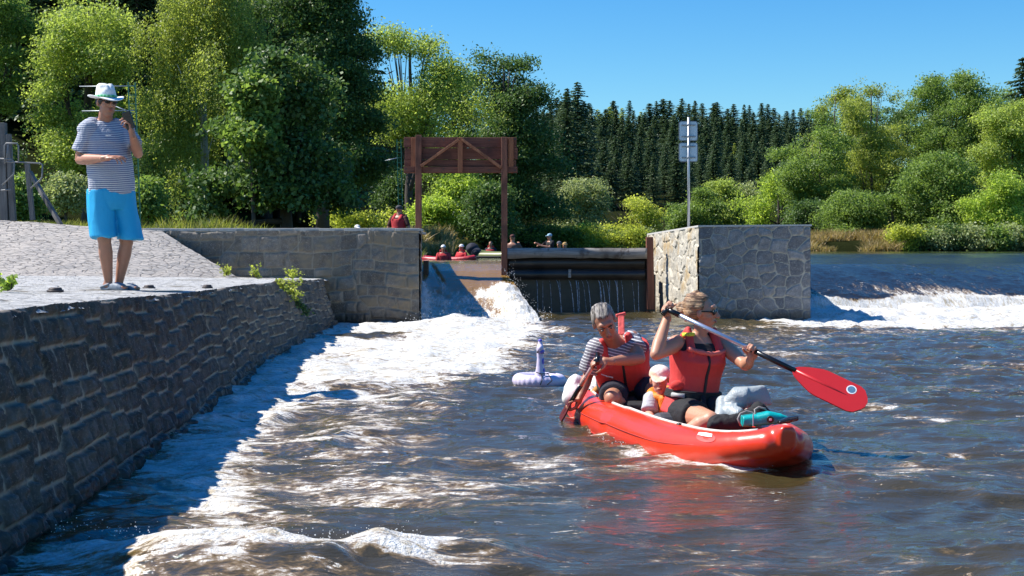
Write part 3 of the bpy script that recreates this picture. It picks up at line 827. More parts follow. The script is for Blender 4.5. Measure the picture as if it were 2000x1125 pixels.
def trunk_mesh(base, top, r, lobes, seed, limbs=7):
    rng = random.Random(seed); m = MB(); b = Vector(base); tp = Vector(top); pts = []; n = 8
    for i in range(n+1):
        t = i/n; p = b.lerp(tp, t) + Vector((rng.uniform(-1, 1), rng.uniform(-1, 1), 0))*r*.8*(t if i < n else 0)
        pts.append(p)
    m.tube(pts, [r*(1.25 if i == 0 else 1-.8*i/n) for i in range(n+1)], 9)
    for l in rng.sample(lobes, min(limbs, len(lobes))):
        e = Vector(l[:3]); t = max(.15, min(.85, ((e.z-b.z)*.6)/max(.1, tp.z-b.z))); s = pts[int(t*n)]
        mid = s.lerp(e, .5) + Vector((0, 0, -.06*(e-s).length)); q = r*(.55-.3*t)
        m.tube([s, s.lerp(mid, .5)+Vector((0,0,.03)), mid, mid.lerp(e, .6), e], [q, q*.8, q*.6, q*.4, q*.2], 6)
        for _ in range(2):
            e2 = e + Vector((rng.uniform(-1,1)*l[3], rng.uniform(-1,1)*l[4], rng.uniform(-.2,.9)*l[5]))
            m.tube([mid, mid.lerp(e2, .5), e2], [q*.4, q*.28, q*.12], 5)
    return m.mesh('trunk')

LEAF = {
 'willow': M_leaf('willow_leaf', (0.137, 0.189, 0.044), (0.520, 0.624, 0.156), .50),
 'birch': M_leaf('birch_leaf', (0.117, 0.169, 0.036), (0.442, 0.494, 0.117), .50),
 'dark': M_leaf('dark_leaf', (0.034, 0.081, 0.023), (0.169, 0.260, 0.072), .34),
 'mid': M_leaf('mid_leaf', (0.072, 0.130, 0.031), (0.312, 0.429, 0.104), .46),
 'bright': M_leaf('bright_leaf', (0.143, 0.221, 0.039), (0.520, 0.650, 0.124), .54),
 'yellow': M_leaf('yellow_leaf', (0.195, 0.240, 0.046), (0.624, 0.663, 0.130), .54),
 'grey': M_leaf('grey_leaf', (0.156, 0.202, 0.085), (0.468, 0.520, 0.247), .35),
 'spruce': M_leaf('spruce_needle', (0.029, 0.062, 0.031), (0.137, 0.202, 0.085), .12),
}
BARK = M_plain('bark', (.075, .06, .05), .95, .35, 14, .9, bd=.02)
BIRCHBARK = M_plain('birch_bark', (.42, .40, .37), .8, .35, 6, .4)

def tree(label, cat, Y, pc, w_px, top, bot, base, mat, n_leaf, size, seed, shape='round', n=16, k=.36, cr=.4, weep=0, gaps=.3, bark=None, tr=.16, name='broadleaf_tree', lean=0, inner=.5, wid=.55, limbs=7, extra=(), group=None):
    c = P(pc, base, Y); zb = P(pc, bot, Y).z; zt = P(pc, top, Y).z; w = w_px/2/FPX*Y
    gz = float(ground_h(np.array([c.x]), np.array([Y]))[0]); bz = min(c.z, gz) - .1 if gz > .9 else c.z
    t = thing(name, label, cat, (c.x, Y, bz), group)
    lobes = auto_lobes((c.x, Y), w, zb, zt, n, seed, shape, k, lean) + [tuple(P(e[0], e[1], Y+e[3])) + (e[2]/FPX*Y,)*2 + (e[2]/FPX*Y*.8,) for e in extra]
    kid('crown', crown_mesh(lobes, n_leaf, size, seed, cr=cr, weep=weep, gaps=gaps, inner=inner, wid=wid), LEAF[mat], t)
    kid('trunk', trunk_mesh((c.x, Y, bz), (c.x+lean*.9, Y, zb+(zt-zb)*.88), tr, lobes, seed, limbs), bark or BARK, t)
    return t

# left bank
tree('bright crack willow with a pale sunlit crown, behind the man in the white hat', 'tree', 46, 172, 215, -30, 395, 430, 'willow', 80000, .10, 1, 'round', 34, .26, .5, gaps=.28, tr=.22, extra=((170, 60, 70, -1), (130, 100, 45, -1.5), (110, 190, 40, -1), (215, 130, 55, -1.5), (150, 300, 50, -1), (225, 210, 50, 0), (100, 240, 35, 0)))
tree('dark green tree cut by the left edge of the view above the handrails', 'tree', 47, -20, 150, -60, 245, 430, 'mid', 30000, .12, 2, 'round', 14, .42, .5, gaps=.2)
tree('tall weeping birch with hanging strands and a pale trunk high up', 'tree', 45, 400, 300, -190, 360, 435, 'birch', 110000, .085, 3, 'tall', 30, .27, .5, weep=1.5, gaps=.12, bark=BIRCHBARK, tr=.17, wid=.5, extra=((300, 60, 40, -1), (330, 200, 45, -1.5), (300, 300, 25, -1), (360, 330, 35, -2), (420, 120, 55, -1.5), (455, 215, 35, -1), (262, 165, 18, -2.5), (375, 20, 60, 0), (480, 60, 50, 0)))
tree('broad dark glossy leaved maple standing right above the cross wall', 'tree', 40, 560, 290, 95, 425, 442, 'dark', 62000, .135, 4, 'tall', 44, .23, .42, gaps=.34, tr=.2, wid=.8, extra=((490, 180, 50, -1), (450, 260, 50, -1), (440, 370, 55, -1), (520, 130, 35, -1), (660, 330, 60, 0), (700, 400, 50, 0), (560, 390, 60, -1), (400, 420, 30, -1)))
tree('leafy young maple shoot catching the sun at the left front of the dark maple', 'tree', 38.5, 495, 130, 130, 330, 440, 'mid', 11000, .15, 44, 'cone', 12, .38, .35, gaps=.3, tr=.07, wid=.8)
tree('very tall blackish alder whose crown reaches out of the view over the dark maple', 'tree', 50, 630, 250, -110, 400, 442, 'dark', 100000, .12, 5, 'tall', 48, .24, .55, gaps=.22, tr=.24, extra=((700, 110, 40, 0), (690, 180, 50, 0), (580, 20, 60, 0), (520, 30, 50, 1), (715, 250, 45, 0), (720, 330, 50, 0)))
tree('spreading light green willow with long bare dark limbs above the red sluice panel', 'tree', 62, 800, 230, 62, 300, 470, 'willow', 60000, .12, 6, 'round', 30, .26, .6, gaps=.3, tr=.24, limbs=14, extra=((760, 85, 40, 0), (860, 160, 50, 0), (900, 190, 55, 0), (930, 230, 50, 0), (800, 200, 60, 0), (750, 150, 40, 0)))
tree('tall dark ash behind the right post of the sluice frame, top against the sky', 'tree', 66, 985, 170, 100, 470, 482, 'dark', 80000, .14, 7, 'tall', 38, .28, .6, gaps=.24, tr=.25, extra=((960, 120, 40, 0), (1010, 130, 30, 0), (1030, 200, 40, 0), (1060, 330, 45, 0), (1075, 420, 45, 0), (930, 160, 28, 0), (1040, 280, 50, 0)))
tree('sunlit mid green tree between the willow and the tall dark ash', 'tree', 70, 890, 150, 125, 420, 482, 'mid', 50000, .13, 8, 'round', 22, .36, .6, gaps=.25)
tree('light green sapling crown seen in the middle of the sluice frame opening', 'tree', 60, 905, 110, 330, 470, 485, 'bright', 24000, .13, 9, 'round', 14, .42, .5, gaps=.25, tr=.08)
tree('dark bush with a black stem inside the right half of the frame opening', 'shrub', 57, 955, 100, 360, 488, 488, 'dark', 22000, .13, 10, 'round', 12, .42, .5, gaps=.2, tr=.12, name='shrub')
tree('yellow green bush just left of the sluice post behind the wading man', 'shrub', 52, 700, 200, 392, 446, 448, 'yellow', 20000, .12, 11, 'round', 16, .3, .45, gaps=.25, tr=.06, name='shrub')
tree('lime green bush glowing low behind the left sluice post', 'shrub', 58, 848, 80, 395, 486, 488, 'bright', 16000, .13, 12, 'round', 12, .42, .5, gaps=.2, tr=.06, name='shrub')
tree('small round grey green bush under the willow left of the standing man', 'shrub', 36, 130, 62, 345, 415, 425, 'grey', 9000, .09, 13, 'round', 10, .42, .3, tr=.05, name='shrub')
tree('dark leafy bush growing through the handrails of the hoist frame', 'shrub', 30, 38, 70, 350, 432, 436, 'mid', 8000, .09, 14, 'round', 9, .42, .3, tr=.04, name='shrub')
tree("leafy bush at knee height right of the man's blue shorts", 'shrub', 32, 288, 55, 345, 440, 446, 'mid', 6000, .09, 15, 'tall', 9, .4, .3, gaps=.3, tr=.04, name='shrub')
for q in ((0, 62, 110, 270, 'behind the handrails of the hoist frame'), (775, 70, 90, 330, 'between the maple and the left sluice post'), (300, 60, 130, 250, 'under the hanging birch strands')):
    tree('dark shady bush ' + q[4], 'shrub', q[1], q[0], q[2], q[3], 440, 442, 'dark', 14000, .13, 400+q[0], 'round', 14, .42, .5, gaps=.15, tr=.08, name='shrub')
# middle distance, over the far bank
mids = [
 ('pale grey green round tree right of the dark ash', 88, 1140, 110, 338, 475, 'grey', 30000, .15, 'round'),
 ('low yellow green willow bush right of the pale round tree', 84, 1232, 110, 388, 478, 'yellow', 26000, .14, 'round'),
 ('fresh green rounded tree right behind the foot of the signpost', 90, 1348, 100, 362, 478, 'mid', 28000, .15, 'round'),
 ('light green tree just right of the signpost', 98, 1412, 90, 348, 478, 'willow', 24000, .15, 'round'),
 ('small olive green tree above the middle of the stone pier', 102, 1456, 70, 350, 478, 'grey', 18000, .15, 'round'),
 ('bright broad bush like tree above the right half of the stone pier', 86, 1520, 150, 332, 480, 'bright', 40000, .14, 'round'),
 ('dark bush behind the right corner of the stone pier', 78, 1580, 90, 392, 486, 'dark', 20000, .13, 'round'),
 ('feathery olive birch with a ragged top at the right end of the spruce hill', 92, 1632, 100, 178, 460, 'birch', 40000, .14, 'tall'),
 ('lush green tree filling the gap under the olive birch', 82, 1600, 120, 262, 470, 'mid', 36000, .14, 'round'),
 ('tall open crowned tree with its bare trunk showing, right of the olive birch', 84, 1702, 120, 172, 420, 'birch', 42000, .13, 'tall'),
 ('dark green tree wedged right of the tall open crowned tree', 88, 1775, 110, 225, 470, 'dark', 36000, .14, 'tall'),
 ('rounded fresh green bush over the tan reeds of the far bank', 74, 1668, 130, 372, 478, 'mid', 30000, .13, 'round'),
 ('big full green tree at right with a blocky dark top', 86, 1868, 150, 155, 440, 'mid', 60000, .14, 'tall'),
 ('slim dark topped tree left of the blocky topped tree', 90, 1826, 45, 165, 330, 'dark', 9000, .14, 'cone'),
 ('deep green bush with a black hollow at the water, second from the right edge', 72, 1832, 150, 290, 486, 'mid', 44000, .13, 'round'),
 ('yellowish green bush against the right edge by the water', 70, 1940, 130, 330, 488, 'bright', 40000, .13, 'round'),
 ('light green tree against the right edge above the yellowish bush', 82, 1975, 130, 215, 430, 'willow', 40000, .14, 'round'),
 ('leafy tree low beside the green bush, over the right end of the tan reeds', 73, 1745, 70, 375, 486, 'mid', 16000, .13, 'round'),
]
mids += [('green treetop behind the right bank trees, ' + q, Y, pc, w, top, bot, mat, 26000, .17, 'round') for (q, Y, pc, w, top, bot, mat) in (
 ('above the right corner of the pier', 108, 1645, 130, 200, 460, 'mid'), ('between the open crowned tree and the blocky tree', 110, 1762, 110, 215, 460, 'dark'), ('under the blocky topped tree', 108, 1880, 150, 195, 460, 'dark'),
 ('at the right edge', 106, 1965, 120, 190, 460, 'mid'), ('over the right half of the pier', 112, 1560, 110, 300, 460, 'dark'), ('low behind the tan reeds', 100, 1700, 160, 330, 475, 'mid'), ('low at the right edge', 100, 1900, 180, 320, 475, 'dark'))]
for i, (lab, Y, pc, w, top, bot, mat, nl, sz, sh) in enumerate(mids):
    shrub = 'bush' in lab and 'like' not in lab
    if top < 265: w *= 1.25; nl = int(nl*1.5); sh = 'round'; top -= 26
    tree(lab, 'shrub' if shrub else 'tree', Y, pc, w*1.3, top, bot, 488, mat, nl, sz, 60+i, sh, 40, .245, .5, gaps=.30, tr=.14, inner=.3, name='shrub' if shrub else 'broadleaf_tree', limbs=6)

rb = random.Random(77)
for i in range(26):
    px = (1010 + i*21) if i < 13 else (1760 + (i-13)*21)
    tree('low green bush in the row lining the far bank at the water', 'shrub', 67.2+rb.uniform(0, 1.2), px+rb.uniform(-6, 6), rb.uniform(44, 66), rb.uniform(440, 458), 490, 491, rb.choice(['mid', 'dark', 'yellow', 'grey']), 3600, .13, 300+i, 'round', 8, .42, .45, gaps=.25, tr=.05, name='shrub', limbs=3, group='low bushes lining the far bank')

def spruce_mesh(h, R, seed, zb=.1, q=1.0):
    rng = np.random.default_rng(seed); C = []; N = []; T = []; S = []; Vv = []
    lev = int(38*q)
    for i in range(lev):
        t = (i+.5)/lev; z = h*(zb + (1-zb)*t); rad = R*((1-t)**.72)*rng.uniform(.6, 1.25) + .22
        for b in range(int(8*q + 2)):
            a = rng.uniform(0, 2*math.pi); rr = rad*rng.uniform(.7, 1.15); n = max(3, int(rr/ (.24/q)))
            cv = rng.uniform(.1, .8)
            for j in range(n):
                s = (j+.7)/n; d = np.array([math.cos(a), math.sin(a), 0])
                for sd_ in (-1, 1):
                    C.append(d*rr*s + np.array([0, 0, z - .28*rr*s + .10*rr*s*s]) + rng.normal(size=3)*.05)
                    side = np.array([-d[1], d[0], 0])*sd_
                    T.append(d*.8 + side*.6 + np.array([0, 0, -.45])); N.append(np.array([0, 0, 1])*.8 + side*.3 + rng.normal(size=3)*.35)
                    S.append(.62*(1.15-.5*s)/q**.3); Vv.append(cv + .35*s*rng.uniform(0, 1))
    C, N, T, S = map(np.array, (C, N, T, S)); N /= np.linalg.norm(N, axis=1, keepdims=True)
    T -= N*np.sum(T*N, 1, keepdims=True); T /= np.linalg.norm(T, axis=1, keepdims=True); B = np.cross(N, T); s = S[:, None]
    V = np.stack([C-T*s*.5, C+B*s*.24, C+T*s*.7, C-B*s*.24], 1).reshape(-1, 3)
    return mesh_np('crown', V, np.arange(len(V)).reshape(-1, 4), {'v': np.repeat(np.clip(Vv, 0, 1), 4)}, False)

def spruce_forest():
    protos = []
    for k, (h, R, zb) in enumerate(((20, 5.4, .10), (18, 4.8, .18), (21, 5.2, .25))):
        tm = MB().tube([(0,0,-1), (0,0,h*.5), (0,0,h*.99)], [.24, .17, .02], 7).mesh('trunk')
        protos.append((spruce_mesh(h, R, 200+k, zb), tm))
    r = random.Random(11)
    def plant(x, y, z, s, k, label, group, name='spruce_tree', leaf=None):
        cm, tm = protos[k]
        t = thing(name, label, 'tree', (x, y, z), group)
        w_ = r.uniform(.75, 1.35); t.scale = (s*w_, s*w_*r.uniform(.9, 1.1), s); t.rotation_euler = (0, 0, r.uniform(0, 6.28))
        oc = link('crown', cm, LEAF['spruce'], t)
        if leaf is not None: oc.material_slots[0].link = 'OBJECT'; oc.material_slots[0].material = leaf
        link('trunk', tm, BARK, t)
    # far hillside: rows climbing to the skyline
    for row in range(7):
        Y = 250+row*28; n = 24 if row < 5 else 38
        for i in range(n):
            px = 1035 + (i+.5+r.uniform(-.35, .35))*(600/n); y = Y + r.uniform(-8, 8); x = (px-1000)/FPX*y
            z = float(ground_h(np.array([x]), np.array([y]))[0])
            want = np.interp(px, [1040, 1110, 1170, 1330, 1500, 1600, 1680], [215, 178, 205, 200, 208, 222, 232]) + (6-row)*17 + (r.uniform(-13, 13) if row < 5 else r.uniform(-9, 9))
            topz = EYE + (HORIZ-want)/FPX*y; s = max(.5, min(1.25, (topz-z)/20)); z2 = topz - s*(20, 18, 21)[row % 3 if i % 2 else (i % 3)]
            k = row % 3 if i % 2 else (i % 3)
            top = row > 4
            if r.random() < .07: plant(x, y-3, topz - s*20 - 2, s, 0, 'lighter green larch standing among the dark spruces of the far hillside', 'larches on the far hillside', 'larch_tree', LEAF['birch']); continue
            plant(x, y, topz - s*(20, 18, 21)[k], s, k, 'dark spruce whose tip breaks the skyline of the far hill' if top else 'dark spruce within the closed forest below the far skyline', 'spruces along the far skyline' if top else 'spruces on the far hillside')
    # dark stand behind the left bank
    for i in range(46):
        px = -170 + (i+.5+r.uniform(-.4, .4))*(860/46); y = r.uniform(78, 104); x = (px-1000)/FPX*y
        if px > 640: continue
        z = float(ground_h(np.array([x]), np.array([y]))[0]); s = r.uniform(.9, 1.15)
        plant(x, y, min(z, 3.2+ (y-78)*.05), s, i % 3, 'tall dark spruce in the shady stand behind the left bank trees', 'spruces behind the left bank')
    for (px, Y, top, lab) in ((1998, 96, 112, 'dark ragged spruce against the sky at the right edge'), (1108, 240, 172, 'highest spruce spire left on the far skyline'), (1128, 250, 160, 'second tall spruce spire beside the highest one on the skyline'), (1893, 92, 165, 'dark spruce tip poking out of the big green tree at right')):
        x = (px-1000)/FPX*Y; zt = EYE+(HORIZ-top)/FPX*Y; s = .62 if Y < 100 else .95
        plant(x, Y, zt-20*s, s, 0, lab, None)
spruce_forest()

def grass(label, cat, spots, n, h, mat, seed, kind='stuff'):
    rng = np.random.default_rng(seed); C = []
    for (px0, px1, Y0, Y1, w) in spots:
        k = int(n*w); Y = rng.uniform(Y0, Y1, k); X = (rng.uniform(px0, px1, k)-1000)/FPX*Y
        C.append(np.stack([X, Y, np.maximum(ground_h(X, Y), 1.05)], -1))
    C = np.concatenate(C); C = C[fbm(C[:,0]*.9, C[:,1]*.5, 3, seed) > -.12]
    m = len(C); hh = h*rng.uniform(.3, 1.2, m)*(1+.9*fbm(C[:,0]*.7, C[:,1]*.6, 3, seed+5)); a = rng.uniform(0, 6.28, m); lean = rng.normal(size=(m, 2))*.5*hh[:, None]
    wv = np.stack([np.cos(a), np.sin(a), 0*a], -1)*(h*.045); tip = C + np.concatenate([lean, hh[:, None]], 1)
    mid = C*.5+tip*.5 + np.array([0, 0, .08*h])
    V = np.stack([C-wv, C+wv, mid+wv*.8, tip, mid-wv*.8], 1).reshape(-1, 3); i = np.arange(m)[:, None]*5
    F = np.concatenate([i+np.array([[0, 1, 2, 4]]), i+np.array([[4, 2, 3, 3]])])[:, :4]
    F4 = i+np.array([[0, 1, 2, 4]]); F3 = i+np.array([[4, 2, 3]])
    V2 = V; F = np.concatenate([F4[:, [0, 1, 2]], F4[:, [0, 2, 3]], F3])
    o = link('grass', mesh_np('grass', V2, F, {'v': np.repeat(rng.uniform(0, 1, m), 5)}, False), mat)
    o['label'] = label; o['category'] = 'grass'; o['kind'] = 'stuff'
GR = M_leaf('grass_blade', (.09, .13, .02), (.30, .29, .07), .45)
TAN = M_leaf('tan_reed', (.20, .17, .05), (.42, .30, .15), .35)
grass('tall yellow green grass and weeds behind the ramp and cross wall', 'grass', ((-60, 160, 23.2, 40, .35), (160, 520, 23.2, 44, .5), (520, 830, 30, 50, .15)), 40000, .20, GR, 1)
grass('tan and reddish reeds along the far bank', 'grass', ((790, 885, 40, 62, .45), (1570, 1760, 66, 74, .5), (812, 1010, 66.5, 70, .35), (1250, 1600, 67, 74, .2)), 30000, .45, TAN, 2)

def leafy_tuft(name, label, cat, spots, n, size, mat, seed, kindkw=None, group=None):
    rng = np.random.default_rng(seed); C = []; N = []; m = MB()
    root = Vector(spots[0][:3])
    t = thing(name, label, cat, root, group)
    for (x, y, z, r, dx, dy, dz) in spots[1:]: m.tube([root, root.lerp(Vector((x, y, z)), .5)+Vector((.01, 0, -.01)), (x, y, z)], .005, 5)
    for (x, y, z, r, dx, dy, dz) in spots:
        for s in range(7):
            e = Vector((x, y, z)) + Vector((dx, dy, dz)) + Vector(rng.normal(size=3))*r*.7
            m.tube([(x, y, z), Vector((x, y, z)).lerp(e, .5)+Vector((0, 0, .02)), e], [.005, .004, .002], 5)
            for _ in range(n//(7*len(spots))):
                f = rng.uniform(.3, 1.1); C.append(np.array(Vector((x, y, z)).lerp(e, f)) + rng.normal(size=3)*r*.28); N.append(np.array([.25, -.5, .8]) + rng.normal(size=3)*.5)
    C = np.array(C); N = np.array(N); N /= np.linalg.norm(N, axis=1, keepdims=True)
    V, F, v = leaf_quads(C, N, size, rng, .7); kid('leaves', mesh_np('leaves', V, F, {'v': v}, False), LEAF[mat], t); m.build('stems', BARK, t)
leafy_tuft('wall_plant', 'lime green leafy weed hanging from the far top corner of the quay wall', 'plant',
    [(-3.0, 16.6, .82, .06, .20, -.1, .0), (-2.98, 17.4, .79, .06, .18, -.1, -.02), (-2.95, 17.0, .78, .06, .18, -.1, -.12)], 420, .042, 'yellow', 3)
leafy_tuft('wall_plant', 'dull brownish weed growing halfway down the far end of the quay wall', 'plant',
    [(-2.86, 17.6, .62, .06, .08, -.06, -.16), (-2.84, 18.0, .50, .06, .08, -.06, -.15)], 220, .04, 'dark', 4)
leafy_tuft('grass_tuft', 'small green grass tuft in the paving at the left edge', 'plant', [(-3.62, 9.62, .955, .04, -.02, 0, .06), (-3.72, 9.7, .955, .04, -.03, 0, .05)], 260, .035, 'bright', 5)
leafy_tuft('wall_plant', 'thin green weeds where the paving meets the end of the ramp', 'plant', [(-4.0, 20.6, .80, .08, .05, 0, .08), (-3.4, 20.4, .80, .08, .05, 0, .06), (-4.5, 21.0, .82, .08, .0, 0, .12)], 400, .04, 'yellow', 6)
# ------------------------------------------------------------------ bodies and soft things
def V3(*a): return Vector(a)
def frame(f, u=(0,0,1)):
    f = Vector(f).normalized(); u = Vector(u); u = (u - f*u.dot(f)).normalized(); r = f.cross(u)
    return r, f, u                                                   # right hand side, forward, up
def mat3(r, f, u): return Matrix((r, f, u)).transposed()

def cap_into(m, a, b, ra, rb, flat=(1, 1), seg=16, hemi=6, ea=1.0, eb=1.0):
    a = Vector(a); b = Vector(b); d = b-a; L = max(d.length, 1e-5); d = d/L
    ref = Vector((0,0,1)) if abs(d.z) < .9 else Vector((0,1,0))
    x = d.cross(ref).normalized(); y = d.cross(x); t = bmesh.new(); rings = []
    prof = [(-ra*ea*math.cos(math.pi/2*i/hemi), ra*math.sin(math.pi/2*i/hemi)) for i in range(1, hemi+1)]
    prof += [(L + rb*eb*math.sin(math.pi/2*i/hemi), rb*math.cos(math.pi/2*i/hemi)) for i in range(0, hemi)]
    for (s, r) in prof:
        rings.append([t.verts.new(a + d*s + x*(r*flat[0]*math.cos(2*math.pi*k/seg)) + y*(r*flat[1]*math.sin(2*math.pi*k/seg))) for k in range(seg)])
    p0 = t.verts.new(a - d*ra*ea); p1 = t.verts.new(b + d*rb*eb)
    for i in range(len(rings)-1):
        for k in range(seg): t.faces.new((rings[i][k], rings[i][(k+1)%seg], rings[i+1][(k+1)%seg], rings[i+1][k]))
    for k in range(seg): t.faces.new((p0, rings[0][(k+1)%seg], rings[0][k])); t.faces.new((p1, rings[-1][k], rings[-1][(k+1)%seg]))
    m._add(t)
def loft_into(m, rings, seg=28, power=2.0):
    t = bmesh.new(); R = []
    for (c, xv, yv) in rings:
        row = []
        for k in range(seg):
            a = 2*math.pi*k/seg; ca, sa = math.cos(a), math.sin(a)
            e = 2/power; row.append(t.verts.new(Vector(c) + Vector(xv)*math.copysign(abs(ca)**e, ca) + Vector(yv)*math.copysign(abs(sa)**e, sa)))
        R.append(row)
    for i in range(len(R)-1):
        for k in range(seg): t.faces.new((R[i][k], R[i][(k+1)%seg], R[i+1][(k+1)%seg], R[i+1][k]))
    t.faces.new(R[0][::-1]); t.faces.new(R[-1]); m._add(t)

def blob(shapes, vox=.006, smooth=3, disp=None, seed=0, zs=.7):
    """one continuous skin grown over overlapping solids"""
    m = MB()
    for s in shapes:
        k = s[0]
        if k == 'c': cap_into(m, *s[1:5], **(s[5] if len(s) > 5 else {}))
        elif k == 'e': m.ball(s[1], s[2], s[3] if len(s) > 3 else None, 3)
        elif k == 'l': loft_into(m, s[1], **(s[2] if len(s) > 2 else {}))
        elif k == 'b': m.box(s[1], s[2], s[3] if len(s) > 3 else None, s[4] if len(s) > 4 else 0)
    me = m.mesh('tmp'); o = bpy.data.objects.new('tmp', me); COL.objects.link(o)
    r = o.modifiers.new('r', 'REMESH'); r.mode = 'VOXEL'; r.voxel_size = vox; r.use_smooth_shade = True
    if smooth:
        s = o.modifiers.new('s', 'SMOOTH'); s.iterations = smooth; s.factor = .5
    dg = bpy.context.evaluated_depsgraph_get(); dg.update()
    out = bpy.data.meshes.new_from_object(o.evaluated_get(dg)); bpy.data.objects.remove(o); bpy.data.meshes.remove(me)
    n = len(out.vertices)
    if disp and n:
        co = np.empty(n*3, np.float32); out.vertices.foreach_get('co', co); co = co.reshape(-1, 3).astype(float)
        no = np.empty(n*3, np.float32); out.vertices.foreach_get('normal', no); no = no.reshape(-1, 3)
        h = np.zeros(n)
        for (amp, sc) in disp: h += amp*(1-2*np.abs(vn3(co*np.array([1, 1, zs]), sc, seed)))
        co += no*h[:, None]; out.vertices.foreach_set('co', co.astype(np.float32).ravel())
    out.polygons.foreach_set('use_smooth', np.ones(len(out.polygons), bool)); out.update()
    return out

def torso(pel, neck, rp, rn, prof, g=0.0, t0=None, t1=None, sx=1.0, sy=1.0):
    pel = Vector(pel); neck = Vector(neck); ax = (neck-pel).normalized(); out = []
    for (t, rx, ry, off) in prof:
        if t0 is not None and t < t0 - 1e-6: continue
        if t1 is not None and t > t1 + 1e-6: continue
        r = Vector(rp).lerp(Vector(rn), min(1, max(0, t))); r = (r - ax*r.dot(ax)).normalized(); f = ax.cross(r).normalized()
        out.append((pel.lerp(neck, t) + f*off, r*(rx*sx+g), f*(ry*sy+g)))
    return out
MALE = [(-.20,.09,.08,0), (-.12,.150,.110,-.005), (0,.168,.120,-.005), (.15,.160,.118,.005), (.32,.155,.118,.012), (.5,.160,.120,.01), (.68,.175,.122,.005), (.82,.185,.112,0), (.92,.165,.088,-.005), (1.0,.10,.065,-.005), (1.05,.06,.055,0)]
FEMALE = [(-.20,.10,.08,0), (-.12,.165,.115,-.005), (0,.178,.122,-.005), (.15,.160,.110,0), (.32,.138,.100,.005), (.5,.142,.105,.008), (.68,.155,.125,.015), (.82,.158,.105,.003), (.92,.140,.080,-.005), (1.0,.085,.058,-.005), (1.05,.052,.05,0)]

def head_shapes(c, f, u, s=1.0, jaw=1.0):
    r, f, u = frame(f, u); R = mat3(r, f, u); c = Vector(c); q = lambda x, y, z: c + (r*x+f*y+u*z)*s
    e = lambda p, rr: ('e', p, tuple(k*s for k in rr), R)
    return [e(q(0,-.018,.035), (.073,.092,.083)), e(q(0,.022,.005), (.064,.070,.078)), e(q(0,.028,-.045), (.054*jaw,.058,.058)), e(q(0,.052,-.088), (.030*jaw,.028,.024)),
            e(q(0,.070,.045), (.050,.022,.020)), e(q(.036,.050,-.022), (.022,.028,.024)), e(q(-.036,.050,-.022), (.022,.028,.024)),
            ('c', q(0,.090,.018), q(0,.112,-.018), .008*s, .013*s), e(q(.010,.100,-.022), (.009,.009,.007)), e(q(-.010,.100,-.022), (.009,.009,.007)),
            e(q(0,.084,-.052), (.022,.012,.010)), e(q(.076,-.005,.0), (.010,.019,.030)), e(q(-.076,-.005,.0), (.010,.019,.030))]

def face_bits(t, c, f, u, s=1.0, skin=None, lips=True, eyes=True, brow=None):
    r, f, u = frame(f, u); R = mat3(r, f, u); c = Vector(c); q = lambda x, y, z: c + (r*x+f*y+u*z)*s
    if eyes:
        for k in (-1, 1):
            m = MB(); m.ball(q(k*.029, .082, .012), (.012*s, .007*s, .005*s), R, 2); e = m.build('eye', M['eye_white'], t)
            m = MB(); m.ball(q(k*.029, .0875, .0115), (.006*s, .003*s, .0048*s), R, 2); i = m.build('iris', M['iris'], e); i.location = (0,0,0)
    if brow is not None:
        for k in (-1, 1):
            m = MB(); m.tube([q(k*.012, .094, .030), q(k*.030, .093, .037), q(k*.047, .078, .030)], [.003*s, .005*s, .003*s], 6); m.build('eyebrow', brow, t)
    if lips:
        m = MB(); m.ball(q(0, .0945, -.0485), (.021*s, .005*s, .0042*s), R, 2); m.ball(q(0, .0935, -.056), (.018*s, .006*s, .0048*s), R, 2); m.build('lips', M['lip'], t)

def hand_shapes(w, d, n, side, curl=.5, s=1.0, spread=.06, thumb=.9, curls=None):
    """w wrist, d finger direction, n palm normal (where the palm looks), side +1/-1 which edge carries the thumb"""
    w = Vector(w); d = Vector(d).normalized(); n = Vector(n); n = (n - d*n.dot(d)).normalized(); x = d.cross(n)*side
    R = mat3(x, d, n)
    sh = [('e', w + d*.048*s, (.040*s, .052*s, .016*s), R), ('e', w + d*.070*s, (.041*s, .028*s, .014*s), R), ('c', w-d*.02*s, w+d*.03*s, .025*s, .027*s, dict(flat=(1,1)))]
    L = [(.040,.026,.021), (.045,.029,.023), (.041,.027,.022), (.032,.021,.019)]
    for i in range(4):
        px = (.030 - .0205*i)*s; p = w + d*(.088 - .004*abs(i-1.2))*s + x*px; a = (curls[i] if curls else curl)*(1+.06*i)
        dd = (d + x*spread*(1.2-i)).normalized(); ang = a*.7; rr = .0094*s if i < 3 else .0082*s
        for j, l in enumerate(L[i]):
            v = dd*math.cos(ang) + n*math.sin(ang); q = p + v*l*s
            sh.append(('c', p, q, rr, rr*.90, dict(seg=10, hemi=3))); p = q; rr *= .92; ang += a*(1.0 if j == 0 else .8)
    p = w + d*.028*s + x*.030*s; v = (x*.75 + d*.55 + n*(.25+.3*thumb)).normalized()
    for l, rr in ((.036, .0125), (.030, .0108), (.022, .0095)):
        q = p + v*l*s; sh.append(('c', p, q, rr*s, rr*.92*s, dict(seg=10, hemi=3))); p = q; v = (v + (d*.30 + n*.45*thumb - x*.55*thumb)*.7).normalized()
    return sh

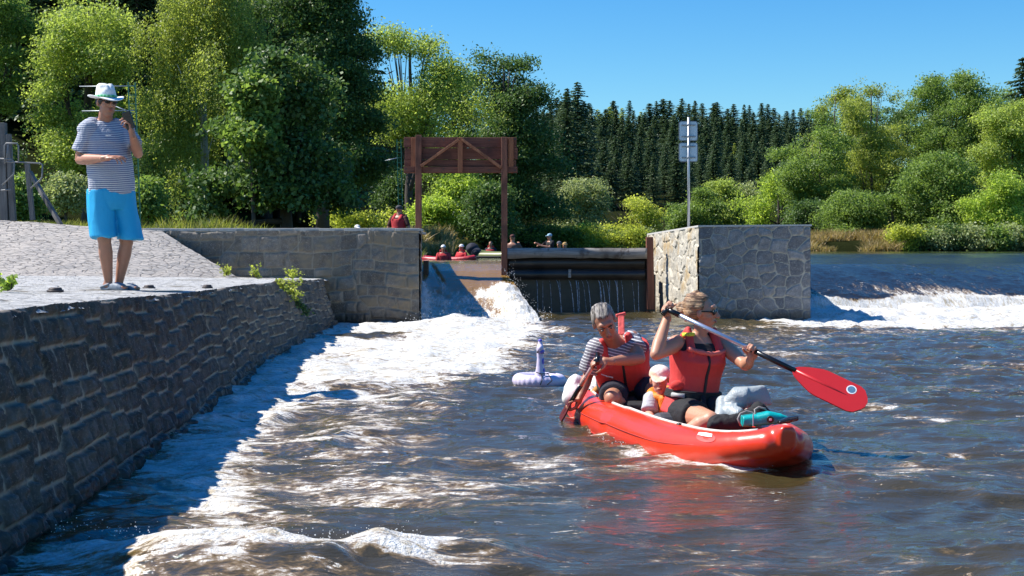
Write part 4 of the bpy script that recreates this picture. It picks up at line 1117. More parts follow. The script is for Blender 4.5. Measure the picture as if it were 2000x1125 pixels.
def arm(sh, el, wr, s=1.0, fat=1.0):
    sh, el, wr = Vector(sh), Vector(el), Vector(wr); m = sh.lerp(el, .45); f1 = el.lerp(wr, .28)
    return [('e', sh, (.056*s*fat,)*3), ('c', sh, m, .050*s*fat, .045*s*fat), ('c', m, el, .045*s*fat, .037*s), ('c', el, f1, .037*s, .041*s*fat), ('c', f1, wr, .041*s*fat, .025*s)]
def leg(hip, kn, an, s=1.0, fat=1.0):
    hip, kn, an = Vector(hip), Vector(kn), Vector(an); c = kn.lerp(an, .3)
    return [('c', hip, hip.lerp(kn, .5), .088*s*fat, .074*s*fat), ('c', hip.lerp(kn, .5), kn, .074*s*fat, .054*s), ('c', kn, c, .050*s, .056*s*fat), ('c', c, an, .056*s*fat, .033*s)]
def foot(an, toe, s=1.0):
    an, toe = Vector(an), Vector(toe); d = (toe-an); d.z = 0; d.normalize(); h = an + Vector((0,0,-.045*s))
    return [('c', an, h - d*.02*s, .033*s, .036*s), ('c', h, toe - d*.03*s, .036*s, .028*s, dict(flat=(1.2, .85))), ('e', toe-d*.03*s, (.042*s, .05*s, .02*s), mat3(*frame(d)))]

def grip(pt, axis, fore, n_hint, side, curl=1.1, s=.92, r=.016):
    """a hand closed round a bar at pt; returns its shapes and the wrist"""
    ax = Vector(axis).normalized(); d = Vector(fore); d = (d - ax*d.dot(ax)).normalized(); n = ax.cross(d)
    if n.dot(Vector(n_hint)) < 0: n = -n
    w = Vector(pt) - d*.082*s - n*(r + .014*s)
    return hand_shapes(w, d, n, side, curl, s, curls=[curl*k for k in (1, 1.04, 1.08, 1.1)], thumb=1.2), w

def M_skin(name, col):
    t = NT(name); n = t.noise(30, 4, .6); c = t.mix(n, tuple(k*.86 for k in col), tuple(min(1, k*1.1) for k in col))
    return t.fin(c, .48, t.bump(n, .12, .003), Subsurface_Weight=.12, Subsurface_Scale=.01)
def M_cloth(name, col, rough=.85, wr=.5, sheen=0.0):
    t = NT(name); n = t.noise(9, 4, .6, None, .8); w = t.noise(220, 2, .5)
    c = t.mix(n, tuple(k*.9 for k in col), tuple(min(1, k*1.08) for k in col))
    return t.fin(c, rough, t.bump(t.math('ADD', n, t.math('MULTIPLY', w, .12)), wr, .03))
def M_stripe(name, a, b, period, d=(0, 0, 1), duty=.5, soft=.12):
    t = NT(name); v = t.n('VectorMath', operation='DOT_PRODUCT'); t.l(t.tc(), v.inputs[0]); v.inputs[1].default_value = Vector(d).normalized()
    z = t.math('ADD', v.outputs['Value'], t.math('MULTIPLY', t.noise(6, 2), .014))
    f = t.math('PINGPONG', z, period/2); k = t.ss(f, period/2*(duty-soft), period/2*(duty+soft))
    n = t.noise(9, 4, .6, None, .8)
    return t.fin(t.mix(k, a, b), .88, t.bump(n, .5, .03))
M['skin'] = M_skin('tanned_skin', (.44, .20, .12)); M['skin_w'] = M_skin('warm_skin', (.56, .27, .165)); M['skin_c'] = M_skin('child_skin', (.64, .33, .23))
M['eye_white'] = M_plain('eye_white', (.42, .38, .35), .3, .03); M['iris'] = M_plain('dark_iris', (.03, .02, .012), .2)
M['lip'] = M_plain('lip', (.38, .12, .10), .5); M['black'] = M_cloth('black_cloth', (.012, .012, .014))
M['navy'] = M_cloth('navy_cloth', (.014, .015, .028)); M['vest'] = M_cloth('red_vest', (.64, .055, .048), .7, .3)
M['gloss_black'] = M_plain('black_plastic', (.010, .010, .011), .25, .1); M['web'] = M_plain('black_webbing', (.012, .012, .013), .8, .1)
M['white_cloth'] = M_cloth('white_cloth', (.78, .77, .74)); M['zip'] = M_plain('zip', (.012, .012, .014), .6)

def hair_mat(name, a, b, k=(60, 60, 6)):
    t = NT(name); n = t.noise(1.6, 5, .7, t.mapping(k), 1.2)
    return t.fin(t.mix(t.ss(n, .38, .64), a, b), .5, t.bump(n, .9, .012))

# ------------------------------------------------------------------ the standing man
def standing_man():
    Y = 11.35
    def J(px, py, dy=0): return P(px, py, Y+dy)
    t = thing('person', 'man in white hat, striped shirt and bright blue shorts standing on the quay', 'person', J(225, 566))
    f = Vector((.52, -.85, 0)); r, f, u = frame(f)
    pel = J(217, 372); neck = J(204, 238)
    hc = J(208, 203, -.05); hf = Vector((.66, -.75, -.05)); hu = Vector((.06, 0, 1))
    sR, sL = J(166, 253, -.10), J(247, 252, .09)
    eR, wR = J(156, 312, -.10), J(205, 309, -.36)
    eL, wL = J(270, 300, -.02), J(258, 262, -.22)
    kR, aR = J(204, 470, -.06), J(212, 548, .02); kL, aL = J(247, 474, .06), J(233, 550, .10)
    hR = pel + r*.09 + V3(0,0,-.05); hL = pel - r*.09 + V3(0,0,-.05)
    tR = aR + V3(.17, -.10, -.055); tL = aL + V3(.18, -.08, -.055)
    body = [('l', torso(pel, neck, r, r, MALE, sx=.97)), ('c', neck-V3(0,0,.03), hc-u*.05, .060, .058)] + head_shapes(hc, hf, hu, 1.0, 1.12)
    body += arm(sR, eR, wR, 1.08, 1.08) + arm(sL, eL, wL, 1.08, 1.05)
    body += hand_shapes(wR, (.97, -.18, .10), (-.1, .3, -1), 1, .42, 1.02, spread=.1, curls=[.3, .4, .5, .55], thumb=.3)
    body += hand_shapes(wL, (-.20, -.1, 1), (-.75, -.2, -.2), -1, .75, 1.02, curls=[.5, .7, .9, 1.0])
    body += leg(hR, kR, aR, 1.05, 1.0) + leg(hL, kL, aL, 1.05, 1.0) + foot(aR, tR) + foot(aL, tL)
    kid('body', blob(body, .0055, 3), M['skin'], t)
    # shirt
    g = .018
    prof = [(k, a, b, o) for (k, a, b, o) in MALE if k >= -.13]
    ring = torso(pel, neck, r, r, [(-.07, .192, .152, .008), (-.02, .193, .153, .014), (.1, .192, .156, .026), (.25, .192, .162, .034), (.4, .190, .155, .028), (.55, .192, .144, .016), (.7, .200, .136, .006), (.82, .204, .122, 0), (.92, .175, .098, -.006), (.985, .115, .075, -.006), (1.0, .09, .07, -.006)])
    up = lambda a, b, k: a.lerp(b, k)
    sh = [('l', ring), ('c', sR+V3(.03,0,.0), up(sR, eR, .72), .078, .079, dict(eb=.12)), ('c', sL+V3(-.03,0,.0), up(sL, eL, .66), .076, .074, dict(eb=.12)),
          ('c', neck + r*.10 + V3(0,0,-.02), sR, .055, .068), ('c', neck - r*.10 + V3(0,0,-.02), sL, .055, .068)]
    kid('shirt', blob(sh, .007, 3, [(.0045, 9), (.003, 17)], 3), M_stripe('navy_white_stripes', (.10, .13, .25), (.60, .61, .63), .0160, duty=.50), t)
    m = MB(); loop = [neck + r*(.085*math.cos(a)) + f*(.068*math.sin(a)-.004) + V3(0,0,.012 - .03*math.sin(a)) for a in [2*math.pi*k/24 for k in range(25)]]
    m.tube(loop, .008, 8, False); m.build('collar', M_cloth('navy_rib', (.10, .13, .25)), t)
    c0 = J(211, 269, -.33)
    # blue shorts
    hemR, hemL = J(203, 463, -.06), J(254, 468, .06)
    def R_(c, a, b, tw=0): return (c, r*a, f*b)
    shorts = [('l', [R_(pel+V3(-.005,0,.055), .165, .132), R_(pel+V3(0,0,.0), .185, .150), R_(pel+V3(0,0,-.10), .192, .150), R_(pel+V3(0,0,-.16), .19, .14)]),
              ('l', [R_(hR+V3(0,0,.05), .105, .13), R_(hR.lerp(hemR, .35), .104, .132), R_(hR.lerp(hemR, .7), .104, .130), R_(hemR, .108, .132)]),
              ('l', [R_(hL+V3(0,0,.05), .105, .13), R_(hL.lerp(hemL, .35), .104, .13), R_(hL.lerp(hemL, .7), .102, .128), R_(hemL, .106, .130)])]
    kid('shorts', blob(shorts, .007, 3, [(.020, 5), (.008, 11)], 8, .28), M_cloth('bright_blue_cloth', (.006, .36, .66), .6, .2), t)
    # hat, in the head's own frame
    r2, f2, u2 = frame(hf, hu + Vector((-.10, 0, 0))); o = hc + u2*.055 - f2*.012
    def HR(a, b, z, sh=0): return (o + u2*z + f2*sh, r2*a, f2*b)
    crown = blob([('l', [HR(.083, .103, -.012), HR(.082, .102, .02), HR(.078, .096, .06), HR(.070, .086, .10, -.004), HR(.052, .070, .118, -.006), HR(.03, .045, .120, -.006)])], .005, 2)
    co = np.empty(len(crown.vertices)*3, np.float32); crown.vertices.foreach_get('co', co); co = co.reshape(-1, 3)
    rel = co - np.array(o); zz = rel @ np.array(u2); xx = rel @ np.array(r2); yy = rel @ np.array(f2)
    dent = -.026*np.exp(-(xx/.022)**2)*sstep(.06, .11, zz); pin = .014*np.exp(-((yy-.06)/.03)**2)*sstep(.03, .09, zz)
    co += dent[:, None]*np.array(u2) - (pin*np.sign(xx))[:, None]*np.array(r2); crown.vertices.foreach_set('co', co.ravel()); crown.update()
    straw = NT('white_straw'); n = straw.noise(160, 2, .5); hatm = straw.fin(straw.mix(n, (.84, .83, .80), (.90, .89, .87)), .8, straw.bump(n, .4, .004))
    hat = kid('hat', crown, hatm, t)
    rows = []; nb = 48
    V = []; 
    for j, (k, dz) in enumerate(((1.0, .0), (1.25, -.004), (1.5, -.006), (1.75, -.002), (1.76, .004), (1.5, .001), (1.25, .003), (1.0, .008))):
        for i in range(nb):
            a = 2*math.pi*i/nb; sx, sy = math.cos(a), math.sin(a)
            w = (k-1)*(.028*abs(sx)**2 - .035*max(0, sy)**2 + .03*max(0, -sy)**3)
            V.append(o + r2*(.084+.080*(k-1))*sx + f2*(.103+.085*(k-1))*sy + u2*(-.008+dz+w))
    F = [(j*nb+i, j*nb+(i+1) % nb, ((j+1) % 8)*nb+(i+1) % nb, ((j+1) % 8)*nb+i) for j in range(8) for i in range(nb)]
    b = kid('brim', mesh_np('brim', [tuple(v) for v in V], F), hatm, hat); b.location = (0,0,0)
    m = MB(); m.tube([o + r2*.084*math.cos(a) + f2*.104*math.sin(a) + u2*.010 for a in [2*math.pi*k/40 for k in range(41)]], .009, 8, False)
    gb = m.build('hat_band', M_stripe('green_band', (.06, .42, .16), (.25, .60, .35), .03, (1, 0, 0)), hat); gb.location = (0,0,0)
    # sunglasses
    r3, f3, u3 = frame(hf, hu); q = lambda x, y, z: hc + r3*x + f3*y + u3*z
    m = MB()
    for k in (-1, 1):
        m.ball(q(k*.031, .088, .012), (.027, .012, .017), mat3(r3, f3, u3)); m.tube([q(k*.055, .080, .018), q(k*.070, .05, .018), q(k*.079, 0, .014)], [.006, .005, .003], 6)
    m.tube([q(-.02, .100, .018), q(.02, .100, .018)], .004, 6); m.build('sunglasses', M['gloss_black'], t)
    face_bits(t, hc, hf, hu, 1.0, eyes=False)
    hs = [('e', q(0, -.030, .020), (.078, .085, .060), mat3(r3, f3, u3)), ('e', q(.06, .01, .012), (.020, .035, .028), mat3(r3, f3, u3)), ('e', q(-.06, .01, .012), (.020, .035, .028), mat3(r3, f3, u3))]
    kid('hair', blob(hs, .006, 1), hair_mat('dark_short_hair', (.02, .014, .010), (.06, .04, .03)), t)
    # clogs
    gm = M_plain('grey_clog', (.20, .23, .27), .6, .15)
    for (a, te) in ((aR, tR), (aL, tL)):
        d = (te-a); d.z = 0; d.normalize(); z = a.z-.075; b0 = Vector((a.x, a.y, z)); s = d.cross(V3(0,0,1))
        def SR(y, w, h, zz): return (b0 + d*y + V3(0,0,zz), s*w, V3(0,0,1)*h)
        cs = [('l', [SR(-.07, .030, .012, .0), SR(-.05, .040, .016, .004), SR(.02, .042, .018, .004), SR(.06, .046, .034, .02), SR(.10, .052, .040, .024), SR(.15, .054, .034, .020), SR(.185, .044, .024, .012), SR(.20, .025, .012, .006)], dict(power=2.6)),
              ('c', b0 - d*.055 + s*.036 + V3(0,0,.02), b0 + d*.04 + s*.040 + V3(0,0,.045), .009, .011), ('c', b0 - d*.055 - s*.036 + V3(0,0,.02), b0 + d*.04 - s*.040 + V3(0,0,.045), .009, .011)]
        kid('clog', blob(cs, .005, 2), gm, t)
    # faint print on the chest
    m = MB()
    for i in range(6): m.box(J(207.0+i*1.9, 264.5, -.155), (.0055, .004, .008 if i % 2 else .011), Matrix.Rotation(.2, 3, 'Y'))
    m.build('shirt_print', M['white_cloth'], t)
    # phone held up, a thing of its own
    ph = MB(); R = mat3(*frame((.2, .9, .1), (-.30, 0, 1))); c = J(251, 235, -.25)
    ph.box(c, (.078, .016, .15), R, .006); tag(ph.build('phone', M['gloss_black']), 'black phone held up in the raised hand of the man in the white hat', 'phone')
standing_man()

# ------------------------------------------------------------------ the red raft
RM = M_plain('red_raft_skin', (.74, .045, .014), .30, .06, 3, .2, bd=.02, Coat_Weight=.25, Coat_Roughness=.15)
S0 = Vector((.80, 10.30, 0)); S1 = Vector((1.47, 7.30, 0)); RA = (S1-S0).normalized(); RL = Vector((-RA.y, RA.x, 0)); RLEN = (S1-S0).length
RL = -RL if RL.x > 0 else RL                                            # towards the left of the photo
def RP(s, l, z=0): return S0 + RA*s + RL*l + Vector((0,0,z))
def raft():
    t = thing('inflatable_raft', 'red inflatable raft with upturned bow carrying two paddlers and a child', 'raft', tuple(RP(RLEN/2, 0, 0)))
    half = lambda s: max(.035, .38*(max(0, 1-abs((s-1.45)/(1.66))**2.6))**.62) if s > 1.45 else .40*(max(0, 1-abs((s-1.55)/1.85)**3.4))**.5
    def rise(s): return .0 + .125*max(0, (s-2.2)/.87)**2.0 + .10*max(0, (1.0-s)/1.1)**1.6
    sh = []; N = 26
    for sd_ in (1, -1):
        prev = None
        for i in range(N+1):
            s = -.10 + (RLEN+.10)*i/N; l = half(s)*sd_; k = sstep(RLEN-.8, RLEN, np.array(s)).item(); k0 = sstep(.5, -.1, np.array(s)).item()
            p = RP(s, l, .055+rise(s)); r = .142 - .060*k - .035*k0
            if prev is not None: sh.append(('c', prev[0], p, prev[1], r, dict(flat=(1.0, 1.0))))
            prev = (p, r)
    # the blunt folded bow
    bow = []
    for i in range(10):
        s = RLEN-.75 + .86*i/9; h_ = half(min(s, RLEN)); q = i/9
        top = .055 + rise(s) + .075 + .03*q; bot = -.10 + .26*max(0, q-.30)**1.4*1.5; wd = (h_ + .120 - .05*q)*(1, 1, 1, 1, .99, .96, .90, .80, .62, .34)[i]
        bow.append((RP(s, 0, (top+bot)/2), RL*wd, V3(0,0,(top-bot)/2*(1 if i < 9 else .7))))
    sh.append(('l', bow, dict(power=2.7)))
    sh.append(('l', [(RP(.2, 0, -.02), RL*.3, V3(0,0,.05)), (RP(1.5, 0, -.02), RL*.42, V3(0,0,.05)), (RP(RLEN-.5, 0, .0), RL*.3, V3(0,0,.05))]))
    hull = blob(sh, .013, 5, [(.003, 3.0)])
    kid('hull', hull, RM, t)
    # pale rope edge and seams
    def line(name, off, zz, a, b, rad, mat, sd_=1, n=40):
        pts = []
        for i in range(n+1):
            s = a+(b-a)*i/n; k = sstep(RLEN-.8, RLEN, np.array(s)).item(); k0 = sstep(.5, -.1, np.array(s)).item(); r = .142-.060*k-.035*k0
            ang = off; pts.append(RP(s, (half(s)+math.cos(ang)*r*1.01)*sd_, .055+rise(s)+math.sin(ang)*r*1.01+zz))
        m = MB(); m.tube(pts, rad, 6); m.build(name, mat, t)
    cream = M_plain('cream_tape', (.62, .56, .50), .6); dk = M_plain('dark_red_seam', (.45, .03, .02), .5)
    line('edge_tape', math.radians(98), 0, .5, RLEN-.06, .010, cream); line('edge_tape', math.radians(98), 0, .5, RLEN-.06, .010, cream, -1)
    line('seam', math.radians(18), 0, .1, RLEN-.35, .004, dk); line('seam', math.radians(-22), 0, .1, RLEN-.35, .004, dk)
    m = MB(); m.box(RP(1.55, 0, .035), (2.5, .62, .05), Matrix.Rotation(math.atan2(RA.y, RA.x), 3, 'Z'), .02); m.build('floor', M_plain('grey_raft_floor', (.10, .10, .11), .6), t)
    for s in (.78, 1.88):
        m = MB(); cap_into(m, RP(s, .27, .13), RP(s, -.27, .13), .085, .085); m.build('seat_bag', M_plain('dark_grey_seat', (.06, .065, .075), .6), t)
    blk = M['gloss_black']
    for (s, l, z) in ((RLEN-.30, 0, .055+rise(RLEN-.30)+.075), (.12, 0, .24)):
        m = MB(); c = RP(s, l, z); m.tube([c - RL*.07, c - RL*.05 + V3(0,0,.03), c + RL*.05 + V3(0,0,.03), c + RL*.07], .008, 8); m.build('handle', blk, t)
    for s in (.55, 2.35):
        for sd_ in (1, -1):
            c = RP(s, (half(s)-.01)*sd_, .055+rise(s)+.135); m = MB(); m.tube([c, c+V3(0,0,.014)], [.022, .018], 14); m.build('valve', blk, t)
    return t
    rope = [RP(s, half(s)+.142*math.cos(.9), .055+rise(s)+.142*math.sin(.9)+.004+.012*math.sin(s*9)) for s in [.6+.05*i for i in range(30)]]
    m = MB(); m.tube(rope, .0035, 5); m.build('grab_line', M_plain('white_rope', (.55, .53, .5), .8), t)
    return t
raft()

def paddle(label, a, b, L_blade, w, mats, nrm, name='paddle', grip=None):
    a, b = Vector(a), Vector(b); d = (b-a).normalized(); t = thing(name, label, 'paddle', tuple(a))
    e = b - d*L_blade; x = Vector(nrm); x = (x - d*x.dot(d)).normalized(); s = d.cross(x)
    m = MB(); m.tube([a, a.lerp(e, .72)], .0145, 12); m.build('shaft', mats[0], t)
    m = MB(); m.tube([a.lerp(e, .66), e+d*.03], .0165, 12); m.build('sleeve', mats[1], t)
    m = MB(); g = (s + x*.15).normalized(); m.tube([a-g*.05, a+g*.05], .016, 10); m.tube([a, a+d*.09], .0175, 10); m.build('grip', mats[1], t)
    out = []
    for k in range(15):
        q = k/14; ww = w/2*min(1, (q*2.6)**.62)*(1 - max(0, (q-.86)/.14)**2*.55); out.append((q, ww))
    pts = [e + d*(q*L_blade) + s*ww for q, ww in out] + [b + d*.012 + s*w*.10, b+d*.012 - s*w*.10] + [e + d*(q*L_blade) - s*ww for q, ww in out[::-1]]
    m = MB(); m.prism(pts, x, .010); bl = m.build('blade', mats[2], t)
    m = MB(); m.tube([e - d*.02, e + d*L_blade*.45, e + d*L_blade*.86], [.016, .010, .004], 8); rb = m.build('rib', mats[2], bl); rb.location = (0,0,0)
    return t, e, d, s, x
RB = M_plain('red_blade', (.52, .02, .022), .35, .06); SIL = M_plain('silver_shaft', (.55, .58, .66), .28, .05, 20, .02, .75)
PA, PB = P(1303, 604, 8.40), P(1688, 789, 7.86)
pt, pe, pd, ps, pxn = paddle('silver and black canoe paddle with a red blade, raised across the woman', PA, PB, .475, .195, (SIL, M['gloss_black'], RB), (-.15, -.75, .62))
def emblem():
    c = pe + pd*.37 - ps*.048 if (ps.z < 0) else pe + pd*.37 + ps*.048
    side = 1 if pxn.y < 0 else -1
    for (rr, th, mt, nm) in ((.030, .0125, M_plain('emblem_white', (.75, .78, .80), .5), 'emblem_ring'), (.023, .0145, M_plain('emblem_blue', (.07, .17, .28), .9, .5, 60), 'emblem')):
        m = MB(); m.tube([c - pxn*th/2, c + pxn*th/2], rr, 24); m.build(nm, mt, pt)
emblem()

def along(px):                                                       # point of the woman's paddle seen at photo column px
    lo, hi = 0., 1.
    for _ in range(30):
        k = (lo+hi)/2; q = PA.lerp(PB, k)
        if 1000+q.x/q.y*FPX < px: lo = k
        else: hi = k
    return PA.lerp(PB, lo)

def vest(t, pel, neck, rp, rn, prof, g, t0, t1, sh, mats, zipx=0.0, belt=(.16,), straps=True, sx=1.0, sy=1.0, collar=True, zmax=.78, hg=.0):
    rings = torso(pel, neck, rp, rn, [p for p in prof if t0-.02 <= p[0] <= t1+.02], g, sx=sx, sy=sy)
    shp = [('l', rings, dict(power=2.25))]
    ax = (Vector(neck)-Vector(pel)).normalized(); r = (Vector(rn)-ax*Vector(rn).dot(ax)).normalized(); f = ax.cross(r).normalized(); n = Vector(neck); p = Vector(pel); L = (n-p).length
    for k in (-1, 1):
        a = p.lerp(n, t1-.08) + r*k*.105 + f*(.075+g); b = n + r*k*.095 + f*.02 + ax*(.022+g*.6); c = p.lerp(n, t1-.08) + r*k*.11 - f*(.06+g)
        shp += [('c', a, b, .034, .026), ('c', b, c, .026, .036)]
    v = kid('life_vest', blob(shp, .007, 2, [(.008, 3.6), (.0015, 12)], 5), mats[0], t)
    def surf(tt, a, ex=0.0):
        R = torso(pel, neck, rp, rn, prof, g, sx=sx, sy=sy); ts = [q[0] for q in prof]; j = 0
        while j < len(ts)-2 and ts[j+1] < tt: j += 1
        k = (tt-ts[j])/(ts[j+1]-ts[j]); c = R[j][0].lerp(R[j+1][0], k); X = R[j][1].lerp(R[j+1][1], k); Yv = R[j][2].lerp(R[j+1][2], k)
        ca, sa = math.cos(a), math.sin(a); e = 2/2.25
        q = X*math.copysign(abs(ca)**e, ca) + Yv*math.copysign(abs(sa)**e, sa); return c + q*(1+ex/q.length)
    m = MB(); m.tube([surf(t0+.02+(zmax-t0)*i/10, math.pi/2+zipx, .004) for i in range(11)], .0095, 8); z = m.build('zip', M['zip'], v); z.location = (0,0,0)
    for bt in belt:
        m = MB()
        for dz in (-.036, -.018, 0, .018, .036): m.tube([surf(bt+dz, 2*math.pi*k/40, .008) for k in range(41)], .0085, 6, False)
        b = m.build('belt', M['web'], v); b.location = (0,0,0)
    return v, surf, (r, f, ax)

def woman():
    Y = 8.55
    def J(px, py, dy=0): return P(px, py, Y+dy)
    t = thing('person', 'woman in sunglasses and red life vest paddling at the front of the raft', 'person', J(1355, 840))
    pel, neck = J(1351, 806), J(1364, 657)
    rp, _, _ = frame((.45, -.89, 0)); rn, fn, _ = frame((.42, -.90, .05))
    hc = J(1372, 611, -.02); hf = Vector((.94, -.36, -.05)); hu = Vector((-.05, 0, 1))
    sR, sL = J(1322, 672, -.07), J(1410, 672, .06)
    hnR = PA + pd*.0; hnL = along(1470)
    g_ = (ps + pxn*.15).normalized(); gR, wR = grip(hnR - g_*.012, g_, (.10, -.05, 1), (0, -1, .2), 1); gL, wL = grip(hnL, pd, (.15, -.35, .95), (0, -1, .1), -1)
    eR = J(1281, 692, -.25)
    eL = J(1456, 713, -.16)
    hipR, hipL = pel + rp*.09, pel - rp*.09
    kR, aR = J(1388, 820, -.50), J(1330, 850, -.45); kL, aL = J(1428, 802, -.30), J(1400, 850, -.15)
    sh = [('l', torso(pel, neck, rp, rn, FEMALE)), ('c', neck-V3(0,0,.03), hc-V3(0,0,.05), .048, .046)] + head_shapes(hc, hf, hu, .95, .92)
    sh += arm(sR, eR, wR, 1.0, 1.05) + arm(sL, eL, wL, 1.0, 1.05)
    sh += gR + gL
    sh += leg(hipR, kR, aR, .98, 1.08) + leg(hipL, kL, aL, .98, 1.05) + foot(aR, aR + V3(.05, .2, -.02)) + foot(aL, aL + V3(.0, .2, -.02))
    kid('body', blob(sh, .0055, 3), M['skin_w'], t)
    # black top and shorts
    tp = [('e', sR.lerp(neck, .30) - V3(0,0,.055), (.055, .075, .075)), ('e', sL.lerp(neck, .30) - V3(0,0,.055), (.055, .075, .075)), ('l', torso(pel, neck, rp, rn, [p for p in FEMALE if -.12 <= p[0] <= .93], .010)), ('c', neck + rn*.075 + V3(0,0,.0), neck + rn*.09 + V3(0,0,-.14) + fn*.06, .022, .03), ('c', neck - rn*.075 + V3(0,0,.0), neck - rn*.09 + V3(0,0,-.14) + fn*.06, .022, .03)]
    kid('top', blob(tp, .008, 2, [(.003, 11)]), M['black'], t)
    ss_ = [('l', torso(pel, neck, rp, rn, [p for p in FEMALE if p[0] <= .2], .018)), ('c', hipR, hipR.lerp(kR, .52), .112, .100, dict(eb=.15)), ('c', hipL, hipL.lerp(kL, .7), .110, .085, dict(eb=.15))]
    kid('shorts', blob(ss_, .008, 3, [(.006, 8)]), M['black'], t)
    v, surf, (r, f, ax) = vest(t, pel, neck, rp, rn, FEMALE, .028, .02, .86, None, (M['vest'],), zipx=-.04, belt=(.25,), zmax=.76)
    m = MB(); m.tube([surf(.80+.05*abs(k-6)/6, math.pi/2+(k-6)*.13, .012) for k in range(13)], [.012+.006*math.sin(k*1.3)**2 for k in range(13)], 8); c = m.build('collar_roll', M_cloth('pale_red_cloth', (.72, .16, .13)), v); c.location = (0,0,0)
    m = MB(); b = neck + rn*.098 + V3(0,0,.016); m.box(b + fn*.035, (.05, .085, .024), mat3(*frame(fn, (0,0,1))), .008); c = m.build('shoulder_tab', M_cloth('lime_cloth', (.62, .72, .06)), v); c.location = (0,0,0)
    m = MB(); m.tube([surf(.25, 1.45, .012), surf(.25, 1.45, .012)+V3(.005, -.05, -.06), surf(.25, 1.45, .012)+V3(.03, -.14, -.13)], [.018, .018, .014], 6); c = m.build('strap', M['web'], v); c.location = (0,0,0)
    m = MB(); m.ball(surf(.36, math.pi*.10, .0), (.05, .03, .035)); c = m.build('pocket', M_cloth('pocket_red', (.66, .05, .04)), v); c.location = (0,0,0)
    m = MB(); m.tube([surf(.235, .2, .016), surf(.24, .8, .016)], .016, 6); c = m.build('reflective_band', M_plain('grey_reflective', (.38, .39, .38), .5), v); c.location = (0,0,0)
    # hair
    r2, f2, u2 = frame(hf, hu); q = lambda x, y, z: hc + (r2*x+f2*y+u2*z)*.95; R = mat3(r2, f2, u2)
    hs = [('e', q(0, -.050, .054), (.085, .084, .076), R), ('e', q(0, -.060, .005), (.080, .062, .070), R), ('e', q(.0, -.016, .094), (.058, .056, .032), R), ('c', q(.03, .020, .104), q(.05, -.06, .10), .012, .02), ('c', q(-.03, .020, .104), q(-.05, -.06, .10), .012, .02), ('c', q(.0, .030, .104), q(.0, -.05, .125), .012, .02), ('c', q(.0, -.12, .05), q(.02, -.175, .03), .012, .004), ('c', q(-.02, -.06, .12), q(-.02, -.12, .115), .012, .005),
          ('e', q(0, -.128, .018), (.042, .040, .046), R), ('e', q(.01, -.150, .035), (.025, .026, .03), R), ('e', q(.066, -.025, .048), (.020, .04, .028), R), ('e', q(-.066, -.025, .048), (.020, .04, .028), R),
          ('c', q(.03, -.10, .055), q(.0, -.16, .06), .02, .008), ('c', q(0, -.09, -.04), q(.0, -.12, -.065), .016, .005)]
    kid('hair', blob(hs, .005, 2, [(.007, 11)], 4), hair_mat('light_brown_hair', (.10, .045, .02), (.62, .38, .20), (6, 6, 45)), t)
    m = MB()
    for k in (-1, 1):
        m.ball(q(k*.031, .086, .010), (.025, .010, .018), R); m.tube([q(k*.053, .078, .016), q(k*.070, .04, .016), q(k*.078, -.01, .012)], [.005, .004, .003], 6)
    m.tube([q(-.02, .098, .014), q(.02, .098, .014)], .003, 6); m.build('sunglasses', M['gloss_black'], t)
    face_bits(t, hc, hf, hu, .95, eyes=False)
woman()

